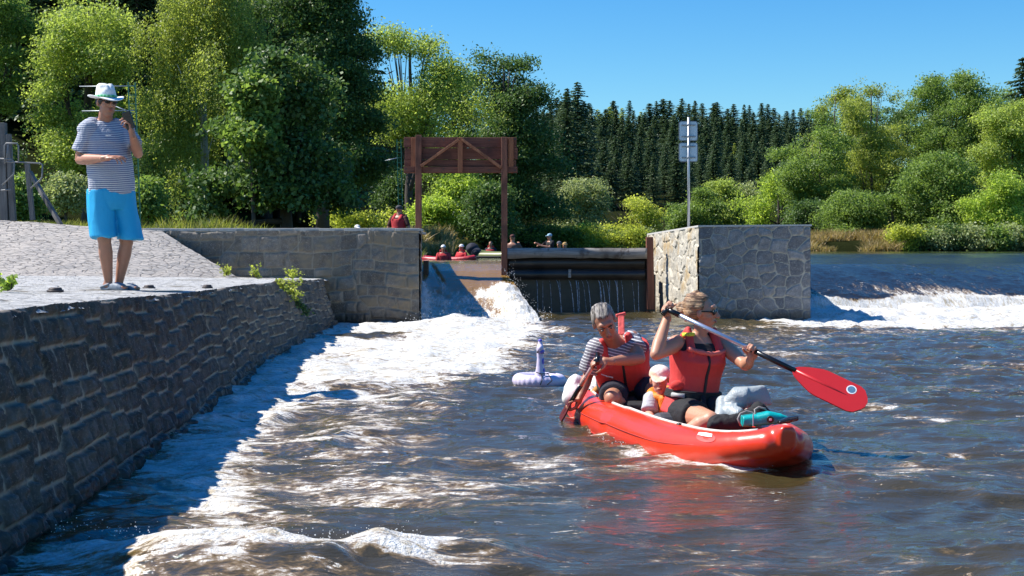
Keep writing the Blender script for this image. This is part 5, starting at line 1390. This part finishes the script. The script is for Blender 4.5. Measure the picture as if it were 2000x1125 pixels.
def stern_man():
    Y = 9.5
    def J(px, py, dy=0): return P(px, py, Y+dy)
    t = thing('person', "grey haired man in red vest and striped shirt leaning over at the raft's stern", 'person', J(1225, 800))
    pel, neck = J(1226, 762, .15), J(1203, 668, -.10)
    rp, _, _ = frame((-.1, -1, 0)); rn, fn, _ = frame((.0, -.95, -.3), (-.25, 0, 1))
    hc = J(1181, 631, -.24); hf = Vector((.16, -.82, -.56)); hu = Vector((-.30, -.30, .90))
    sR, sL = J(1165, 682, -.10), J(1234, 662, -.06)
    eL, wL = J(1250, 700, -.26), J(1190, 706, -.42); eR, wR = J(1148, 735, -.02), J(1133, 776, -.12)
    pa, pb = P(1167, 700, 9.06), P(1091, 824, 9.48)
    hipR, hipL = pel + rp*.09, pel - rp*.09
    kR, aR = J(1196, 778, -.38), J(1232, 815, -.1); kL, aL = J(1282, 762, -.25), J(1262, 820, -.1)
    sh = [('l', torso(pel, neck, rp, rn, MALE)), ('c', neck-V3(0,0,.02), hc-Vector(hu).normalized()*.05, .058, .056)] + head_shapes(hc, hf, hu, 1.02, 1.08)
    sh += arm(sR, eR, wR, 1.0, 1.0) + arm(sL, eL, wL, 1.05, 1.08)
    sh += hand_shapes(wL, (-1, -.1, .12), (.0, .6, -.75), 1, 1.0, 1.0, curls=[.95, 1.0, 1.05, 1.1])
    sh += hand_shapes(wR, (-.35, -.25, -.8), (-.7, .1, .2), -1, .9, .95, curls=[.9, .95, 1.0, 1.05])
    sh += leg(hipR, kR, aR, 1.05, 1.0) + leg(hipL, kL, aL, 1.0, 1.0) + foot(aR, aR+V3(.0, -.2, -.03)) + foot(aL, aL+V3(.03, -.2, -.03))
    kid('body', blob(sh, .006, 3), M['skin'], t)
    st = M_stripe('grey_white_stripes', (.18, .17, .20), (.80, .79, .77), .021, (.25, 0, 1), .76)
    cl = [('l', torso(pel, neck, rp, rn, [(-.08, .175, .135, .0), (.1, .172, .135, .01), (.3, .170, .135, .015), (.5, .172, .132, .012), (.7, .186, .130, .006), (.84, .190, .115, 0), (.94, .165, .09, 0), (1.0, .10, .07, 0)])),
          ('c', sR, sR.lerp(eR, .78), .078, .074, dict(eb=.15)), ('c', sL, sL.lerp(eL, .55), .062, .070, dict(eb=.15)), ('c', neck - rn*.1, sL, .045, .060), ('c', neck + rn*.1, sR, .045, .060)]
    kid('shirt', blob(cl, .007, 3, [(.006, 8), (.003, 16)], 2), st, t)
    ss_ = [('l', torso(pel, neck, rp, rn, [p for p in MALE if p[0] <= .2], .020)), ('c', hipR, hipR.lerp(kR, .80), .115, .095, dict(eb=.15)), ('c', hipL, hipL.lerp(kL, .78), .112, .09, dict(eb=.15))]
    kid('shorts', blob(ss_, .008, 3, [(.006, 8)]), M['navy'], t)
    v, surf, (r, f, ax) = vest(t, pel, neck, rp, rn, MALE, .036, .16, .86, None, (M['vest'],), zipx=.05, belt=(.24,), zmax=.84)
    m = MB()
    for i in range(9): m.box(surf(.62+.006*i, 1.27-.035*i*1.3, .006), (.011, .006, .014 if i in (0, 4) else .008), None)
    c = m.build('chest_print', M_plain('print_pale', (.75, .62, .58), .6), v); c.location = (0,0,0)
    m = MB(); m.bar(J(1203, 617, .06), J(1222, 612, .06), .05, .022, .006); m.bar(J(1214, 655, -.05), J(1213, 616, .05), .045, .026, .008); c = m.build('shoulder_strap', M_cloth('strap_red', (.68, .10, .09)), v); c.location = (0,0,0)
    r2, f2, u2 = frame(hf, hu); q = lambda x, y, z: hc + (r2*x+f2*y+u2*z)*1.02; R = mat3(r2, f2, u2)
    hs = [('e', q(0, -.038, .056), (.080, .086, .068), R), ('e', q(0, -.06, .01), (.076, .058, .07), R), ('c', q(.025, .04, .092), q(.04, -.05, .11), .013, .018), ('c', q(-.025, .04, .092), q(-.04, -.05, .11), .013, .018), ('c', q(0, .05, .088), q(0, -.05, .12), .013, .018), ('e', q(.068, -.01, .03), (.016, .035, .04), R), ('e', q(-.068, -.01, .03), (.016, .035, .04), R)]
    kid('hair', blob(hs, .005, 2, [(.005, 13)], 9), hair_mat('grey_brown_hair', (.04, .03, .024), (.42, .37, .32), (45, 8, 8)), t)
    face_bits(t, hc, hf, hu, 1.02, brow=M_plain('brow_dark', (.05, .035, .03), .8))
    pink = M_plain('pinkish_shaft', (.62, .40, .38), .35, .1, 20, .05, .3)
    paddle('red shafted paddle held upright, its dark tip in the water behind the stern', pa, pb, .26, .16, (pink, M['gloss_black'], M_plain('dark_red_blade', (.10, .010, .010), .4)), (.86, .15, -.5))
stern_man()

def child():
    Y = 8.78; s = .80
    def J(px, py, dy=0): return P(px, py, Y+dy)
    t = thing('person', 'small child in a pale cap and orange life vest sitting between the paddlers', 'person', J(1293, 830))
    pel, neck = J(1300, 822, .05), J(1294, 772, .02); rp, fp, _ = frame((-.22, -.97, 0))
    hc = J(1289, 744, -.03); hf = Vector((-.16, -.96, -.10)); hu = Vector((-.05, -.05, 1))
    pf = [(a, b*.66, c*.72, d) for (a, b, c, d) in MALE]
    sR, sL = J(1272, 780, -.02), J(1312, 782, .05); eR, wR = J(1267, 808, -.08), J(1276, 822, -.20); eL, wL = J(1322, 812, .0), J(1308, 826, -.15)
    sh = [('l', torso(pel, neck, rp, rp, pf)), ('c', neck-V3(0,0,.02), hc-V3(0,0,.04), .036, .036)] + head_shapes(hc, hf, hu, s, 1.0) + arm(sR, eR, wR, .68) + arm(sL, eL, wL, .68)
    sh += hand_shapes(wR, (.4, -.5, -.7), (.3, -.5, .6), 1, .5, .62) + hand_shapes(wL, (-.4, -.5, -.7), (-.3, -.5, .6), -1, .5, .62)
    kR, kL = J(1288, 838, -.35), J(1312, 838, -.33); sh += leg(pel+rp*.06, kR, J(1290, 850, -.5), .62) + leg(pel-rp*.06, kL, J(1312, 850, -.5), .62)
    kid('body', blob(sh, .0055, 3), M['skin_c'], t)
    kid('shirt', blob([('l', torso(pel, neck, rp, rp, [p for p in pf if p[0] <= .95], .012)), ('c', sR, sR.lerp(eR, .75), .052, .056, dict(eb=.2)), ('c', sL, sL.lerp(eL, .75), .05, .054, dict(eb=.2))], .007, 2, [(.005, 12)]), M_cloth('grey_white_cloth', (.48, .49, .52)), t)
    om = M_cloth('orange_vest', (.85, .24, .015), .6)
    ring = [neck + rp*(.075*math.cos(a)) + fp*(.075*math.sin(a)+.012) + V3(0,0,.015-.02*math.sin(a)) for a in [2*math.pi*k/16 for k in range(17)]]
    vs_ = [('c', ring[i], ring[i+1], .027, .027) for i in range(16)] + [('c', neck+fp*.095-rp*.02+V3(0,0,-.02), pel+fp*.12-rp*.01+V3(0,0,-.02), .036, .03), ('c', neck-fp*.08, pel-fp*.09, .05, .05)]
    kid('life_vest', blob(vs_, .007, 2, [(.003, 14)]), om, t)
    r2, f2, u2 = frame(hf, hu); q = lambda x, y, z: hc + (r2*x+f2*y+u2*z)*s; R = mat3(r2, f2, u2)
    cm = M_stripe('pale_cap_cloth', (.80, .74, .68), (.78, .50, .36), .16, (.7, .2, .6), .72, .08)
    kid('cap', blob([('e', q(0, -.012, .062), (.088*s, .104*s, .070*s), R), ('e', q(0, -.010, .052), (.090*s, .106*s, .030*s), R), ('l', [(q(0, .05, .050), r2*.072*s, u2*.008), (q(0, .10, .040), r2*.066*s, u2*.007), (q(0, .135, .026), r2*.050*s, u2*.006), (q(0, .155, .018), r2*.022*s, u2*.004)])], .005, 2), cm, t)
    kid('hair', blob([('e', q(.062, -.01, .02), (.016*s, .05*s, .035*s), R), ('e', q(-.062, -.01, .02), (.016*s, .05*s, .035*s), R), ('e', q(0, -.06, -.005), (.06*s, .04*s, .05*s), R)], .005, 1), hair_mat('blond_hair', (.30, .18, .08), (.55, .38, .20)), t)
    face_bits(t, hc, hf, hu, s, brow=M_plain('brow_blond', (.25, .14, .08), .8))
child()

# ------------------------------------------------------------------ gear in the raft
def gear():
    def J(px, py, Y): return P(px, py, Y)
    # grey dry bag, slumped and folded
    g = NT('grey_drybag'); n = g.noise(5, 4, .6, None, 1.0); gm = g.fin(g.mix(n, (.30, .34, .35), (.40, .44, .45)), .42, g.bump(n, .6, .04))
    Yb = 8.12
    sh = [('l', [(J(1412, 806, 8.2), V3(.0,0,.030), V3(.02,.07,0)), (J(1420, 795, 8.2), V3(-.02,0,.058), V3(.02,.085,0)), (J(1440, 782, 8.18), V3(-.02,0,.075), V3(.02,.09,0)), (J(1462, 777, 8.15), V3(0,0,.062), V3(.02,.07,0))], dict(power=2.8)), ('c', J(1424, 800, 8.1), J(1440, 808, 8.05), .04, .045),
          ('l', [(J(1458, 778, 8.15), V3(0,0,.064), V3(.02,.06,0)), (J(1482, 774, 8.15), V3(-.01,0,.060), V3(.01,.035,0)), (J(1496, 772, 8.15), V3(-.02,0,.062), V3(.0,.015,0)), (J(1503, 772, 8.15), V3(-.02,0,.055), V3(.0,.010,0))]),
          ('c', J(1410, 812, 8.1), J(1412, 788, 8.18), .045, .05)]
    m_ = blob(sh, .007, 4, [(.012, 5)], 12, 1.4)
    tag(link('dry_bag', m_, gm), 'slumped pale grey dry bag with folded end behind the bow of the raft', 'bag')
    # black bundle below it
    sh = [('c', J(1400, 828, 7.95), J(1450, 826, 7.95), .045, .055), ('c', J(1450, 822, 8.0), J(1482, 806, 8.0), .055, .05), ('c', J(1482, 800, 8.0), J(1500, 815, 8.0), .05, .04), ('c', J(1390, 832, 7.9), J(1420, 816, 7.95), .022, .02)]
    tag(link('black_bundle', blob(sh, .007, 2, [(.010, 9), (.005, 20)], 5), M['black']), 'crumpled black bundle wedged between grey dry bag and teal bag in the bow', 'bundle')
    # teal quilted bag with black round valve and hose
    t = thing('teal_bag', 'teal quilted bag with a round black cap and grey hose lying in the bow', 'bag', tuple(J(1495, 830, 7.75)))
    tm = NT('teal_quilt'); v = tm.mapping((1, 1, 1)); br = tm.n('TexBrick'); tm.l(v, br.inputs['Vector']); br.inputs['Scale'].default_value = 9
    tm.l(tm.mapping((3, 3, 3), (math.pi/2, 0, 0)), br.inputs['Vector']); br.inputs['Color1'].default_value = (.0, .36, .36, 1); br.inputs['Color2'].default_value = (.0, .40, .40, 1); br.inputs['Mortar'].default_value = (.0, .16, .18, 1); br.inputs['Mortar Size'].default_value = .012
    tmm = tm.fin(br.outputs['Color'], .4)
    k = 7.75
    body = [('l', [(J(1449, 822, k), V3(0,0,.032), V3(0,.05,0)), (J(1475, 820, k), V3(0,0,.036), V3(0,.055,0)), (J(1500, 816, k-.02), V3(0,0,.040), V3(0,.05,0)), (J(1525, 817, k-.03), V3(0,0,.028), V3(0,.04,0)), (J(1546, 820, k-.04), V3(0,0,.010), V3(0,.02,0))], dict(power=3.2))]
    kid('body', blob(body, .005, 1), tmm, t)
    c = J(1504, 819, k-.075); m = MB(); m.tube([c, c+V3(0,-.012,0)], .020, 20); m.build('cap', M['gloss_black'], t)
    m = MB(); m.box(c+V3(0,-.014,0), (.014, .004, .012), None, .001); m.build('badge', M['white_cloth'], t)
    m = MB(); m.box(J(1471, 820, k-.06), (.006, .006, .07)); m.build('edge_strip', M_plain('pale_teal', (.35, .6, .6), .5), t)
    hose = [J(1447, 832, k-.03), J(1441, 818, k-.03), J(1446, 808, k), J(1458, 803, k), J(1470, 806, k), J(1476, 812, k-.02), J(1474, 800, k), J(1482, 795, k), J(1494, 798, k), J(1500, 806, k)]
    m = MB(); m.tube(hose, .006, 8); m.build('hose', M_plain('grey_hose', (.22, .21, .20), .5), t)
    # black pump handle lying at the bow tip
    tag(link('black_pouch', blob([('l', [(J(1520, 825, 7.6), V3(0,0,.010), V3(0,.03,0)), (J(1540, 820, 7.6), V3(0,0,.018), V3(0,.035,0)), (J(1558, 816, 7.58), V3(0,0,.014), V3(0,.03,0))], dict(power=3))], .004, 1), M['gloss_black']), 'flat black pouch lying at the very tip of the bow', 'pouch')
    # stern: white bag and tan shoe
    tag(link('white_bag', blob([('c', J(1118, 775, 9.75), J(1125, 752, 9.8), .07, .065), ('c', J(1125, 765, 9.75), J(1150, 768, 9.75), .06, .05), ('c', J(1162, 745, 9.9), J(1160, 765, 9.85), .04, .05)], .008, 3, [(.014, 7), (.006, 16)], 7), M['white_cloth']), 'crumpled white bag piled at the stern behind the leaning man', 'bag')
    sh = [('c', J(1157, 776, 9.6), J(1172, 780, 9.5), .032, .030), ('c', J(1160, 768, 9.62), J(1166, 762, 9.62), .026, .03)]
    t = thing('canvas_shoe', 'tan and brown shoe lying at the stern beside the bent knee', 'shoe', tuple(J(1164, 785, 9.6)))
    kid('upper', blob(sh, .005, 2), M_cloth('tan_cloth', (.50, .24, .06)), t)
    m = MB(); m.bar(J(1153, 783, 9.58), J(1177, 788, 9.46), .07, .018, .006); m.build('sole', M_plain('pale_sole', (.45, .40, .34), .7), t)
    # dark bag beneath the man's seat
    tag(link('dark_bag', blob([('b', J(1252, 815, 9.15), (.24, .14, .20), None, .03)], .007, 3, [(.01, 8)]), M['black']), "dark bag standing in the raft between the leaning man's shin and the child", 'bag')
    # patch on the hull side
gear()
def hull_patch():
    """white worded oval patch glued to the tube; found by a ray from outside onto the hull"""
    hull = [o for o in bpy.data.objects if o.name.startswith('hull')][0]; t = hull.parent
    from mathutils.bvhtree import BVHTree
    me = hull.data; bv = BVHTree.FromPolygons([v.co for v in me.vertices], [p.vertices for p in me.polygons])
    def hit(px, py):
        o = Vector((0, 0, EYE)); d = (P(px, py, 8) - o).normalized(); h = bv.ray_cast(o, d); return h[0], h[1]
    def patch(name, outline, mat, off):
        pts = []
        for (x, y) in outline:
            c, n = hit(x, y)
            if c is None: return
            pts.append(c + n*off)
        cc = sum(pts, Vector())/len(pts); V = [tuple(cc)] + [tuple(p) for p in pts]; n = len(pts)
        F = [(0, i+1, (i+1) % n+1) for i in range(n)]
        me2 = mesh_np(name, V, F); kid(name, me2, mat, t)
    ov = lambda cx, cy, rx, ry, tilt, n=28: [(cx+rx*math.cos(2*math.pi*k/n), cy+ry*math.sin(2*math.pi*k/n)+tilt*rx*math.cos(2*math.pi*k/n)) for k in range(n)]
    patch('patch', ov(1379, 855, 19, 9, .10), M_plain('patch_red', (.70, .07, .05), .4), .003)
    patch('print', [(1366, 845.5), (1380, 846.5), (1392, 849), (1391, 855), (1378, 853.5), (1363, 850.5)], M['white_cloth'], .006)
hull_patch()

def swan():
    Y = 12.05
    t = thing('float_ring', 'small lilac inflatable swim ring with a long neck and dark cords towed behind the raft', 'float', tuple(P(1054, 757, Y)))
    lil = NT('lilac_vinyl'); n = lil.noise(4, 3); lm = lil.fin(lil.mix(n, (.60, .52, .72), (.70, .64, .78)), .35, lil.bump(lil.noise(18, 3), .2, .01))
    pur = M_plain('violet_vinyl', (.14, .11, .55), .35)
    c = P(1054, 746, Y); sh = []; n = 28
    c.z = .055
    ring = [c + V3(.185*math.cos(2*math.pi*k/n), .185*math.sin(2*math.pi*k/n)*.9, 0) for k in range(n)]
    for i in range(n):
        k = 2*math.pi*i/n; sh.append(('c', ring[i], ring[(i+1) % n], .056+.010*math.sin(k/2), .056))
    nb = c + V3(0, -.13, .04)
    kid('ring', blob(sh, .007, 3), lm, t)
    top = lambda py: P(1055, py, Y-.14)
    kid('neck', blob([('c', top(733), top(714), .048, .034), ('c', top(714), top(697), .034, .028), ('c', top(697), top(680), .030, .033), ('e', top(680)+V3(0,-.02,0), (.030, .045, .036)), ('c', top(676), top(667), .028, .018)], .006, 3), lm, t)
    m = MB(); m.ball(top(686)+V3(.014,-.03,0), (.024, .030, .022)); m.ball(top(665), (.020, .022, .014)); m.ball(top(706)+V3(.020, .0, 0), (.018, .03, .04)); m.ball(top(724)+V3(.024, .0, 0), (.022, .034, .035)); m.build('violet_marking', pur, t)
    m = MB(); m.ball(top(688)+V3(.026,-.035,0), (.008, .014, .012)); m.ball(top(687)+V3(-.024,-.035,0), (.008, .012, .010)); m.build('eye', M['iris'], t)
    cm = M['web']
    for (x, s) in ((1058, 0), (1071, .05)):
        a = P(x, 728, Y-.15); m = MB(); m.tube([P(1062, 730, Y-.13), a + V3(.0, -.03, -.01), a+V3(s*.6, -.10, -.06), P(x-3+s*10, 752, Y-.25)], .0045, 6); m.build('cord', cm, t)
    m = MB(); m.tube([P(1047, 727, Y-.19), P(1056, 730, Y-.20), P(1066, 730, Y-.18), P(1075, 728, Y-.1), P(1085, 729, Y)], .004, 6); m.build('cord', cm, t)
swan()

# ------------------------------------------------------------------ people and boats above the weir
def far_person(label, px, ptop, Y, f, vcol, hat, pose='sit', skin='skin', s=1.0, arms=None, shirt=None, legs=True, bare=False, vox=.014):
    """ptop: photo row of the crown of the head"""
    top = P(px, ptop, Y); hc = top + V3(0, 0, -.125*s); r, f, u = frame(f); neck = hc + V3(0, 0, -.145*s) - f*.02; pel = neck + V3(0, 0, -.48*s) - f*.02
    t = thing('person', label, 'person', tuple(pel + V3(0, 0, -.1)))
    sR, sL = neck + r*.19*s + V3(0,0,-.05), neck - r*.19*s + V3(0,0,-.05)
    if arms is None: arms = ((sR + f*.08 + r*.05 + V3(0,0,-.24), sR + f*.28 - r*.05 + V3(0,0,-.22)), (sL + f*.08 - r*.05 + V3(0,0,-.24), sL + f*.28 + r*.05 + V3(0,0,-.22)))
    else: arms = tuple(tuple(c + r*a[0] + f*a[1] + V3(0,0,a[2]) for a in aa) for c, aa in ((sR, arms[0]), (sL, arms[1])))
    sh = [('l', torso(pel, neck, r, r, MALE, sx=s, sy=s)), ('c', neck-V3(0,0,.03), hc, .068*s, .06*s)] + head_shapes(hc, f, u, s)
    for (S, (E, Wp), sd_) in ((sR, arms[0], 1), (sL, arms[1], -1)): sh += arm(S, E, Wp, s) + hand_shapes(Wp, (Wp-E), f*.3-V3(0,0,.5), sd_, .9, s)
    if pose == 'sit': 
        for k in (-1, 1): sh += leg(pel+r*.09*k, pel+r*.14*k+f*.40+V3(0,0,.08), pel+r*.14*k+f*.55+V3(0,0,-.22), s)
    else:
        for k in (-1, 1): sh += leg(pel+r*.09*k, pel+r*.11*k+f*.03+V3(0,0,-.45), pel+r*.11*k+V3(0,0,-.88), s) + foot(pel+r*.11*k+V3(0,0,-.88), pel+r*.11*k+V3(0,0,-.94)+f*.16)
    kid('body', blob(sh, vox, 2), M[skin], t)
    if not bare:
        pr = [p for p in MALE if -.13 <= p[0] <= .95]
        kid('shirt', blob([('l', torso(pel, neck, r, r, pr, .012, sx=s, sy=s))] + [('c', S, S.lerp(E, .6), .068*s, .066*s) for S, (E, _) in ((sR, arms[0]), (sL, arms[1]))], vox, 2), shirt or vcol, t)
        if shirt is not None and vcol is not None: kid('life_vest', blob([('l', torso(pel, neck, r, r, [p for p in MALE if .1 <= p[0] <= .9], .035, sx=s, sy=s))] + [('c', neck + r*.10*k*s - f*.10*s - V3(0,0,.08), neck + r*.10*k*s + V3(0,0,.03), .05*s, .045*s) for k in (-1, 1)], vox, 2), vcol, t)
    if pose != 'sit' or legs: kid('shorts', blob([('l', torso(pel, neck, r, r, [p for p in MALE if p[0] <= .1], .02, sx=s, sy=s))] + [('c', pel+r*.09*k, pel+r*.12*k + (f*.25 if pose == 'sit' else V3(0,0,-.35)), .10*s, .09*s) for k in (-1, 1)], vox, 2), M['navy'], t)
    R = mat3(r, f, u); q = lambda x, y, z: hc + (r*x+f*y+u*z)*s
    if hat is not None:
        hm, brim = hat; hh = [('e', q(0, -.015, .06), (.085*s, .10*s, .072*s), R)]
        if brim == 'cap': hh.append(('l', [(q(0, .05, .05), r*.07*s, u*.010), (q(0, .12, .04), r*.06*s, u*.009), (q(0, .17, .03), r*.03*s, u*.007)]))
        elif brim == 'brim': hh.append(('c', q(0, -.01, .040), q(0, -.01, .046), .120*s, .110*s, dict(ea=.05, eb=.05)))
        kid('hat', blob(hh, min(vox, .009), 1), hm, t)
    else: kid('hair', blob([('e', q(0, -.03, .045), (.082*s, .092*s, .078*s), R)], .009, 1), hair_mat('dark_hair', (.02, .014, .01), (.07, .045, .03)), t)
    return t
whitecap = M['white_cloth']; blackcap = M_cloth('faded_black_cap', (.05, .05, .055)); brn = M_cloth('dark_brown_cloth', (.085, .025, .018)); bluecap = M_cloth('pale_blue_cap', (.30, .48, .60)); straw2 = M_cloth('straw_hat_cloth', (.45, .28, .11))
redv = M_cloth('far_red_vest', (.50, .03, .035))
far_person('man in dark cap and red life vest seen from behind over the cross wall', 780, 401, 33.5, (.45, .9, 0), redv, (blackcap, 'cap'), 'stand', shirt=brn, arms=(((.12, -.02, -.27), (.06, .10, -.48)), ((-.12, -.02, -.27), (-.06, .12, -.46))))
far_person('head of a person in a pale cap just showing above the cross wall', 698, 439, 33.5, (.3, -.9, 0), None, (whitecap, 'cap'), 'stand', s=.85, shirt=whitecap)
far_person('person in white hat and red vest bending forward in the small red canoe', 866, 478, 30.5, (.1, -1, 0), redv, (whitecap, 'brim'), s=.62, shirt=redv, legs=False, arms=(((.06, .1, -.22), (-.02, .30, -.30)), ((-.06, .1, -.22), (.02, .30, -.30))))
far_person('person in white hat and red vest at the stern of the small red canoe', 901, 477, 31.4, (-.6, -.8, 0), redv, (whitecap, 'brim'), s=.62, shirt=redv, legs=False)
far_person('woman with bare dark hair and red vest sitting in the olive raft', 958, 471, 38, (-.3, -.95, 0), redv, None, s=.66, shirt=M['navy'])
far_person('broad person in a dull brown shirt seen from behind right of the frame post', 1001, 458, 40, (.2, .95, 0), None, (brn, 'none'), s=.95, shirt=M_cloth('dull_brown_cloth', (.17, .085, .065)), arms=(((.10, .1, -.18), (-.02, .24, .02)), ((-.1, .1, -.18), (.02, .24, -.1))))
far_person('bare armed man in a light blue cap paddling beyond the timber dam', 1073, 456, 47, (-.8, -.5, 0), None, (bluecap, 'cap'), s=.95, skin='skin_w', shirt=M['black'], arms=(((.10, .16, -.12), (-.05, .48, -.03)), ((-.02, .16, -.18), (.10, .46, -.12))))
far_person('person in a dark grey hat low beyond the dam, left of the straw hat', 1092, 471, 46, (-.5, -.8, 0), None, (M_cloth('dark_grey_hat', (.10, .10, .12)), 'brim'), s=.95, shirt=M['black'])
far_person('person in a straw hat low beyond the timber dam', 1103, 473, 46.5, (-.5, -.8, 0), None, (straw2, 'brim'), s=.95, shirt=brn)

def far_boat(label, a, b, w, r, z, mat, stripe=None, noseat=None):
    a, b = Vector(a), Vector(b); d = (b-a); d.z = 0; L = d.length; d.normalize(); n = d.cross(V3(0,0,1)); t = thing('inflatable_raft', label, 'raft', tuple((a+b)/2))
    sh = []; N = 18
    for k in (-1, 1):
        pv = None
        for i in range(N+1):
            q = i/N; e = abs(2*q-1); p = a + d*L*q + n*k*w*(max(0, 1-e**3.2))**.6 + V3(0, 0, z-a.z + r*.4 + r*.7*e**4)
            if pv is not None: sh.append(('c', pv, p, r, r))
            pv = p
    sh.append(('l', [(a + d*L*.12 + V3(0,0,z-a.z), n*w*.8, V3(0,0,.06)), (a + d*L*.88 + V3(0,0,z-a.z), n*w*.8, V3(0,0,.06))]))
    kid('hull', blob(sh, .025, 3), mat, t)
    if stripe is not None:
        m = MB(); pts = []
        for i in range(N+1):
            q = i/N; e = abs(2*q-1); pts.append(a + d*L*q + n*w*(max(0, 1-e**3.2))**.6 + n*r*.98*1 + V3(0, 0, z-a.z + r*.35 + r*.7*e**4))
        m.tube(pts, .028, 6); m.build('rubbing_strake', stripe, t)
    return t
far_boat('small red canoe with two people just above the open sluice', P(826, 498, 31.6), P(925, 498, 30.9), .17, .07, .955, M_plain('far_red', (.42, .025, .03), .4))
far_boat('olive green raft with dark rubbing strake beyond the right frame post', P(918, 496, 37), P(1035, 496, 35.6), .40, .14, .97, M_plain('olive_hull', (.14, .15, .03), .4), M['web'])
m_ = blob([('e', P(922, 489, 36.5)+V3(0,0,.05), (.17, .3, .15)), ('e', P(930, 493, 36.4), (.15, .3, .13))], .02, 3, [(.02, 4)]); tag(link('barrel_bag', m_, M['navy']), 'bulky dark navy bag on the front of the olive raft', 'bag')
far_boat('dark raft hidden behind the timber dam under the two hats', P(1058, 496, 47), P(1125, 496, 46.4), .3, .12, .93, M_plain('dark_hull', (.04, .05, .06), .4))
